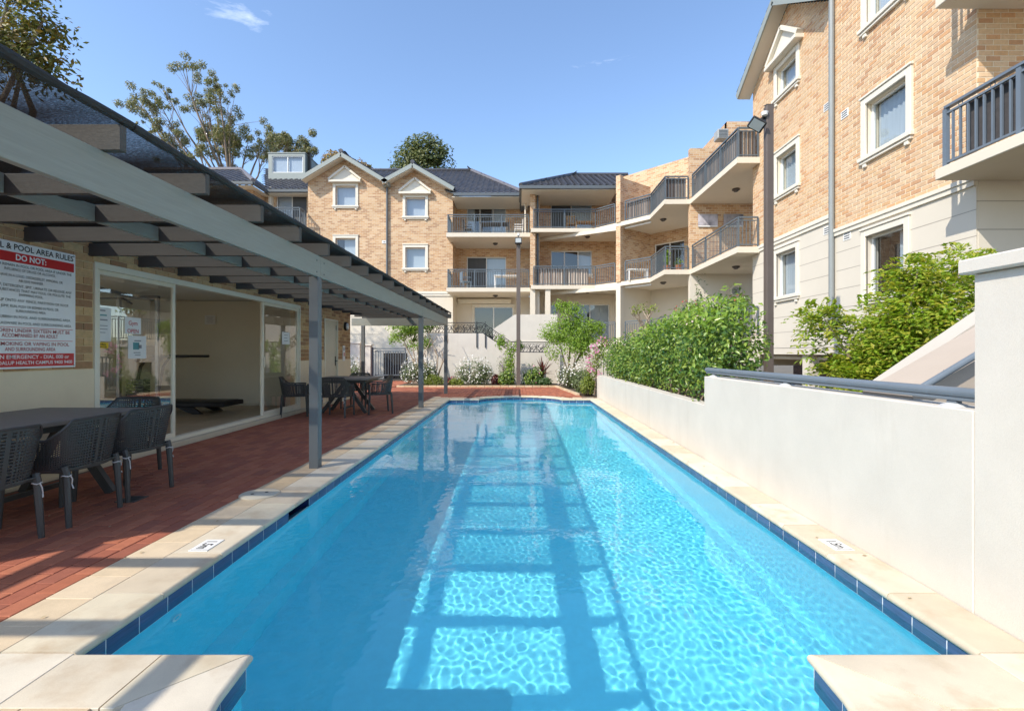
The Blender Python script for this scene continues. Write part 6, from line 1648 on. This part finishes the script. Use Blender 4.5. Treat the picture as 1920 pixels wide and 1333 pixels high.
# spikes of new growth and a few pale flower heads on the hedge
P2, d2 = blob_points([(b[0], b[1], b[2]+b[5]*0.75, b[3]*0.8, b[4]*0.8, 0.22) for b in hb[:40]], 1500, 43, 0.6)
obj('new_growth', leaf_mesh('new_growth', P2, d2, 0.10, 0.04, L_BRIGHT, up=0.2, seed=43), hg, kind='stuff')
P3, d3 = blob_points([(2.75, 7.4, 1.72, 0.25, 0.5, 0.15), (3.0, 6.6, 1.5, 0.3, 0.3, 0.3)], 90, 44, 0.8); obj('flowers', leaf_mesh('flowers', P3, d3, 0.05, 0.045, leaf_mat('blush_petal', [(0.55,0.35,0.33),(0.65,0.5,0.45)], 0.6, 0.2), seed=44), hg, kind='stuff')
# --- pinnate bright tree behind the low wall: leaflets in pairs along drooping stalks
bt = thing('bright_tree', 'bright lime green feathery leaved tree behind the handrail at right', 'tree', (4.55, 6.0, 0.0))
blobs = [(-0.25,0,1.55,0.55,0.5,0.36), (0.35,0,1.85,0.6,0.5,0.38), (0.8,0.1,2.2,0.45,0.4,0.28), (-0.45,0,1.0,0.45,0.45,0.30), (0.15,-0.05,1.12,0.6,0.5,0.36), (0.75,-0.1,1.55,0.45,0.4,0.36), (-0.72,0.05,1.72,0.28,0.3,0.2), (1.2,0.2,2.5,0.3,0.3,0.16), (0.4,0,2.3,0.35,0.35,0.16)]
P, d = blob_points(blobs, 1650, 51, 0.25, 0.42, 14)
r = np.random.default_rng(52); cs, ns = [], []
for p, dd in zip(P, d):
    ax = dd + r.normal(0, 0.5, 3) + np.array([0,0,-0.15]); ax /= np.linalg.norm(ax); sd = np.cross(ax, [0,0,1]); sd /= np.linalg.norm(sd)+1e-6
    m_ = r.integers(5, 9); nup = np.cross(sd, ax)
    for k in range(m_):
        c = p + ax*0.045*k - np.array([0,0,0.006*k*k])
        for s_ in (-1, 1): cs.append(c + sd*s_*0.035); ns.append(nup*1.0 + sd*s_*0.3)
cs = np.array(cs); ns = np.array(ns)
obj('crown', leaf_mesh('crown', cs, ns, 0.085, 0.036, leaf_mat('lime_pinnate_leaf', [(0.22,0.34,0.03),(0.30,0.42,0.04),(0.17,0.27,0.025),(0.38,0.46,0.06),(0.42,0.40,0.06)], 0.38, 0.45), jitter=0.25, up=0.3, droop=0.3, seed=53), bt, kind='stuff')
mb = MB(); rs = random.Random(9)
for b in blobs: mb.tube([(0.12,0,0.0), (0.05,0,0.55), (b[0]*0.5, b[1]*0.5, 0.55+(b[2]-0.55)*0.5), (b[0], b[1], b[2])], [0.055,0.045,0.025,0.008], 7, cap=False)
mb.build('trunk', M_PALEBARK, bt, smooth='all', recalc=False)
# --- bright tree in the middle distance
ct = W(1068, 661, 17.2)
blob_tree('bright_tree', 'bright yellow green small tree in front of the corner balconies', Vector((ct.x, 17.2, 0.04)), [(0.0,0,2.5,0.6,0.5,0.55), (-0.5,0,1.95,0.75,0.6,0.5), (0.5,0,1.9,0.8,0.6,0.6), (0.0,-0.1,1.35,0.85,0.6,0.5), (0.9,0,2.15,0.5,0.4,0.35), (-0.25,0,2.9,0.35,0.3,0.3)], 6500, 0.105, 0.045, L_BRIGHT, 61, 0.05, shell=0.3, clump=0.4, nclump=11, bark=M_PALEBARK)
# --- pruned tree with bare pale limbs by the gate
t, P, d = blob_tree('garden_tree', 'light green tree with bare pale twisting limbs beside the gate', Vector((-3.95, 19.2, 0.04)), [(-0.6,0.3,2.3,0.75,0.5,0.55), (0.1,0.35,2.55,0.7,0.5,0.5), (-0.1,0.4,1.75,0.6,0.4,0.45), (-0.9,0.3,1.75,0.4,0.35,0.35)], 4200, 0.10, 0.042, L_BRIGHT, 63, 0.04, shell=0.35, clump=0.4, nclump=9, bark=M_PALEBARK)
tr_ = thing('bare_shrub', 'leafless pale branched shrub against the white garden wall', 'shrub', (-3.25, 19.1, 0.04))
mb = MB(); tips = []; rs = random.Random(12)
for d0 in ((-0.35,0,1), (0.3,0,1), (0.05,0,1)): grow(mb, Vector((0,0,0)), Vector(d0).normalized(), 1.15, 0.045, 2, tips, rs, 0.75, 0.25, (2,2), 0.62)
mb.build('branches', M_PALEBARK, tr_, smooth='all', recalc=False)
# --- shrubs in the far bed
def shrub(name, label, x, y, rx, rz_, n, L, Wd, mat, seed, fl=None, nf=0, fs=0.05, zc=None, ry=None, group='shrubs in the far flower bed'):
    t = thing(name, label, 'shrub', (x, y, 0.04), group=group); zc = zc or rz_*0.85; ry = ry or rx*0.7
    P, d = blob_points([(0,0,zc,rx,ry,rz_), (-rx*0.4,0,zc*0.8,rx*0.6,ry*0.8,rz_*0.7), (rx*0.4,0,zc*0.75,rx*0.6,ry*0.8,rz_*0.7)], n, seed, 0.45, 0.5, 10); P[:, 2] = np.maximum(P[:, 2], 0.02)
    obj('foliage', leaf_mesh('foliage', P, d, L, Wd, mat, seed=seed), t, kind='stuff')
    mb = MB(); rs = random.Random(seed)
    for k in range(5): mb.tube([(0,0,0), (rs.uniform(-0.4,0.4)*rx, rs.uniform(-0.3,0.3)*ry, zc)], [0.015, 0.006], 5, cap=False)
    mb.build('stems', M_BARK, t, recalc=False)
    if nf:
        P, d = blob_points([(0,0,zc,rx*1.04,ry*1.04,rz_*1.05)], nf, seed+1, 0.93); keep = (d[:, 1] < 0.5) & (P[:, 2] > 0.1); P, d = P[keep], d[keep]
        obj('flowers', leaf_mesh('flowers', P, d, fs, fs*0.95, fl, fold=0.05, jitter=0.2, seed=seed+1), t, kind='stuff')
shrub('flowering_shrub', 'white flowering shrub behind the middle pergola post', -3.85, 18.75, 0.72, 0.62, 2600, 0.09, 0.032, L_GREY, 71, F_WHITE, 380, 0.062)
shrub('flowering_shrub', 'round white flowering shrub against the white garden wall', -1.75, 18.85, 0.74, 0.62, 2800, 0.09, 0.032, L_GREY, 73, F_WHITE, 330, 0.06)
shrub('flowering_shrub', 'white flowering shrub below the bright tree at the pool end', 1.95, 17.0, 0.62, 0.52, 2400, 0.085, 0.03, L_GREY, 75, F_WHITE, 300, 0.058)
shrub('low_shrub', 'lime green ground shrub at the foot of the pergola post', -3.25, 18.5, 0.42, 0.26, 1200, 0.07, 0.028, L_LIME, 77)
shrub('low_shrub', 'burgundy leaved clump right of the last pergola post', -2.6, 18.6, 0.25, 0.2, 500, 0.10, 0.04, L_RED, 79, F_RED, 14, 0.06)
shrub('low_shrub', 'green clump with yellow tips in front of the round white shrub', -2.35, 18.42, 0.3, 0.17, 600, 0.08, 0.035, L_LIME, 80)
shrub('low_shrub', 'green leafy clump just left of the slim lamp post', -0.45, 18.55, 0.35, 0.3, 900, 0.10, 0.05, L_HEDGE, 81)
shrub('low_shrub', 'tall green flowering clump right of the slim lamp post', 0.55, 18.65, 0.45, 0.45, 1300, 0.10, 0.045, L_HEDGE, 83, F_PINK, 16, 0.07)
shrub('low_shrub', 'burgundy clump in the shade left of the lamp post', -0.85, 18.7, 0.2, 0.25, 420, 0.12, 0.05, L_RED, 85)
shrub('low_shrub', 'purple flowered airy shrub on the white garden wall', -0.55, 19.1, 0.3, 0.5, 420, 0.08, 0.03, L_GREY, 87, F_PURPLE, 16, 0.07, zc=0.7)
shrub('low_shrub', 'dark green low clump below the red spiky plant', 0.95, 18.5, 0.4, 0.2, 800, 0.09, 0.04, L_DARK, 89)
shrub('low_shrub', 'mixed green shrub at the corner of the planter wall', 2.05, 15.3, 0.36, 0.42, 1500, 0.085, 0.035, L_GREY, 91)
shrub('low_shrub', 'yellow green trailing shrub beside the planter wall end', 2.1, 14.65, 0.25, 0.40, 900, 0.08, 0.035, L_LIME, 93)
shrub('flowering_shrub', 'pale leaved shrub between broad pier and barred gate', -7.4, 21.6, 0.45, 0.6, 1300, 0.09, 0.035, L_GREY, 94, F_WHITE, 130, 0.06)
# climber on the slim lamp post
cl = thing('climbing_plant', 'yellow green climber twining up beside the slim lamp post', 'climber', (-0.25, 18.7, 0.04))
P, d = blob_points([(-0.1,0,1.0,0.28,0.15,0.9), (0.25,-0.1,1.5,0.22,0.15,0.3), (-0.45,0,1.65,0.25,0.15,0.35)], 900, 95, 0.2, 0.6, 12); obj('foliage', leaf_mesh('foliage', P, d, 0.11, 0.05, L_BRIGHT, seed=95), cl, kind='stuff')
MB().tube([(0,0,0), (0.1,0,0.7), (-0.1,0,1.3), (-0.4,0,1.9)], [0.02,0.015,0.012,0.006], 5, cap=False).build('stem', M_BARK, cl, recalc=False)
# red spiky plant
sp = thing('spiky_plant', 'red sword leaved spiky plant in the far bed', 'plant', (0.95, 18.75, 0.04)); rs = random.Random(4)
MB().tube([(0,0,0), (0,0,0.45)], [0.05,0.04], 8).build('stem', M_BARK, sp)
for k in range(46):
    an = rs.uniform(0, 2*math.pi); el = rs.uniform(0.15, 1.35); L = rs.uniform(0.55, 0.8); dv = Vector((math.cos(an)*math.cos(el), math.sin(an)*math.cos(el), math.sin(el))); sd = dv.cross(Vector((0,0,1))).normalized()*0.022
    b0 = Vector((0,0,0.35+0.1*math.sin(el))); m_ = b0+dv*L*0.55; e = b0+dv*L+Vector((0,0,-0.12*(1.4-el)))
    mb = MB(); mb.v = [tuple(b0-sd*0.6), tuple(b0+sd*0.6), tuple(m_+sd), tuple(m_-sd), tuple(e)]; mb.f = [(0,1,2,3), (3,2,4)]
    mb.build('sword_leaf', L_RED, sp, recalc=False)
# pink bougainvillea at the fence pier
bg_ = thing('bougainvillea', 'pink bougainvillea hanging over the fence pier at the hedge end', 'shrub', (2.3, 14.6, 0.04))
P, d = blob_points([(0.1,0,1.25,0.25,0.25,0.25), (-0.05,-0.1,0.85,0.2,0.2,0.35), (0.25,-0.1,1.55,0.3,0.25,0.2)], 700, 97, 0.3); obj('foliage', leaf_mesh('foliage', P, d, 0.08, 0.04, L_LIME, seed=97), bg_, kind='stuff')
rs2 = np.random.default_rng(8); cc = np.array([(-0.08,-0.25,1.45), (0.12,-0.25,1.62), (-0.2,-0.25,1.1), (-0.15,-0.3,0.75), (0.05,-0.3,0.6), (-0.22,-0.25,0.9), (0.3,-0.25,1.6), (0.0,-0.28,1.3)])
P = cc[rs2.integers(0, len(cc), 100)] + rs2.normal(0, 0.05, (100, 3)); obj('flowers', leaf_mesh('flowers', P, np.tile([0,-1,0.2], (100,1)), 0.065, 0.055, F_PINK, seed=98), bg_, kind='stuff')
MB().tube([(0,0,0), (0.05,-0.05,0.7), (0.1,0,1.4)], [0.02,0.015,0.008], 5, cap=False).build('stem', M_BARK, bg_, recalc=False)
# balcony plants on the ground level
def pot_plant(label, x, y, z, rx, rz_, n, L, Wd, mat, seed, fl=None, nf=0):
    t = thing('potted_plant', label, 'potted plant', (x, y, z), group='plants on the balconies')
    MB().lathe([(0.10,0.0),(0.14,0.22),(0.15,0.24),(0.13,0.24),(0.12,0.2)], (0,0,0), 14).build('pot', M('terracotta', (0.36,0.15,0.08), 0.8, var=0.15), t, smooth=True)
    P, d = blob_points([(0,0,0.24+rz_*0.8,rx,rx,rz_)], n, seed, 0.2, 0.6, 8); obj('foliage', leaf_mesh('foliage', P, d, L, Wd, mat, seed=seed), t, kind='stuff')
    if nf:
        P, d = blob_points([(0,0,0.24+rz_*0.8,rx,rx,rz_)], nf, seed+1, 0.9); obj('flowers', leaf_mesh('flowers', P, d, 0.08, 0.07, fl, seed=seed+1), t, kind='stuff')
pot_plant('tall thin climber in a pot behind the lower stepped balcony rail', 5.85, 19.1, FL[1], 0.16, 0.42, 160, 0.11, 0.05, L_BRIGHT, 101)
pot_plant('small pot plant in the corner of the lower stepped balcony', 6.3, 19.0, FL[1], 0.18, 0.15, 120, 0.09, 0.04, L_HEDGE, 102)
pot_plant('leafy plant trailing below the clock on the ground floor terrace', 7.0, 15.4, FL[0]+0.35, 0.5, 0.45, 700, 0.12, 0.06, L_HEDGE, 103, F_RED, 20)
pot_plant('red flowered plant on the ground floor terrace rail', 6.2, 17.6, FL[0]+0.5, 0.5, 0.4, 500, 0.10, 0.05, L_HEDGE, 105, F_RED, 40)
pot_plant('climbing creeper in the sunlit corner of the ground floor terrace', 6.85, 18.2, FL[0], 0.25, 1.3, 420, 0.10, 0.05, L_DARK, 107)
ba = thing('frangipani', 'bare stubby branched frangipani in front of the ground floor terrace', 'tree', (4.75, 18.2, 0.0))
mb = MB(); tips = []; rs = random.Random(17); grow(mb, Vector((0,0,0.0)), Vector((0,0,1)), 2.2, 0.06, 0, [], rs); 
for d0 in ((-0.7,0,0.8), (-0.2,0,1), (0.25,0,1), (0.5,0.1,0.9)): grow(mb, Vector((0,0,2.1)), Vector(d0).normalized(), 0.55, 0.045, 2, tips, rs, 0.6, 0.3, (2,3), 0.6)
mb.build('trunk', M_PALEBARK, ba, smooth='all', recalc=False)
cen = np.array([tuple(p) for p in tips]); g = np.random.default_rng(3); pk = g.integers(0, len(cen), 130); C = cen[pk]+g.normal(0,0.06,(130,3)); obj('leaves', leaf_mesh('leaves', C, g.normal(0,1,(130,3)), 0.12, 0.05, L_LIME, seed=3), ba, kind='stuff')

# ---------------------------------------------------------------- leaf litter
g = np.random.default_rng(77); n_ = 130
C = np.stack([g.uniform(-4.6, -2.3, n_), g.uniform(2.3, 17.5, n_), np.full(n_, 0.006)], 1)
C = np.concatenate([C, np.stack([g.uniform(2.02, 2.26, 26), g.uniform(2.4, 13.5, 26), np.full(26, 0.006)], 1), np.stack([g.uniform(-2.2, 2.0, 40), g.uniform(15.2, 18.0, 40), np.full(40, 0.006)], 1)])
me = leaf_mesh('leaf_litter', C, np.tile([0, 0, 1.0], (len(C), 1)), 0.032, 0.016, leaf_mat('dry_leaf', [(0.30,0.17,0.07), (0.42,0.28,0.13), (0.22,0.11,0.05), (0.50,0.40,0.25)], 0.8, 0.1), fold=0.15, up=3.0, jitter=0.1, seed=78, sunb=0)
obj('leaf_litter', me, None, label='small dry leaves scattered over the paving', cat='leaves', kind='stuff')
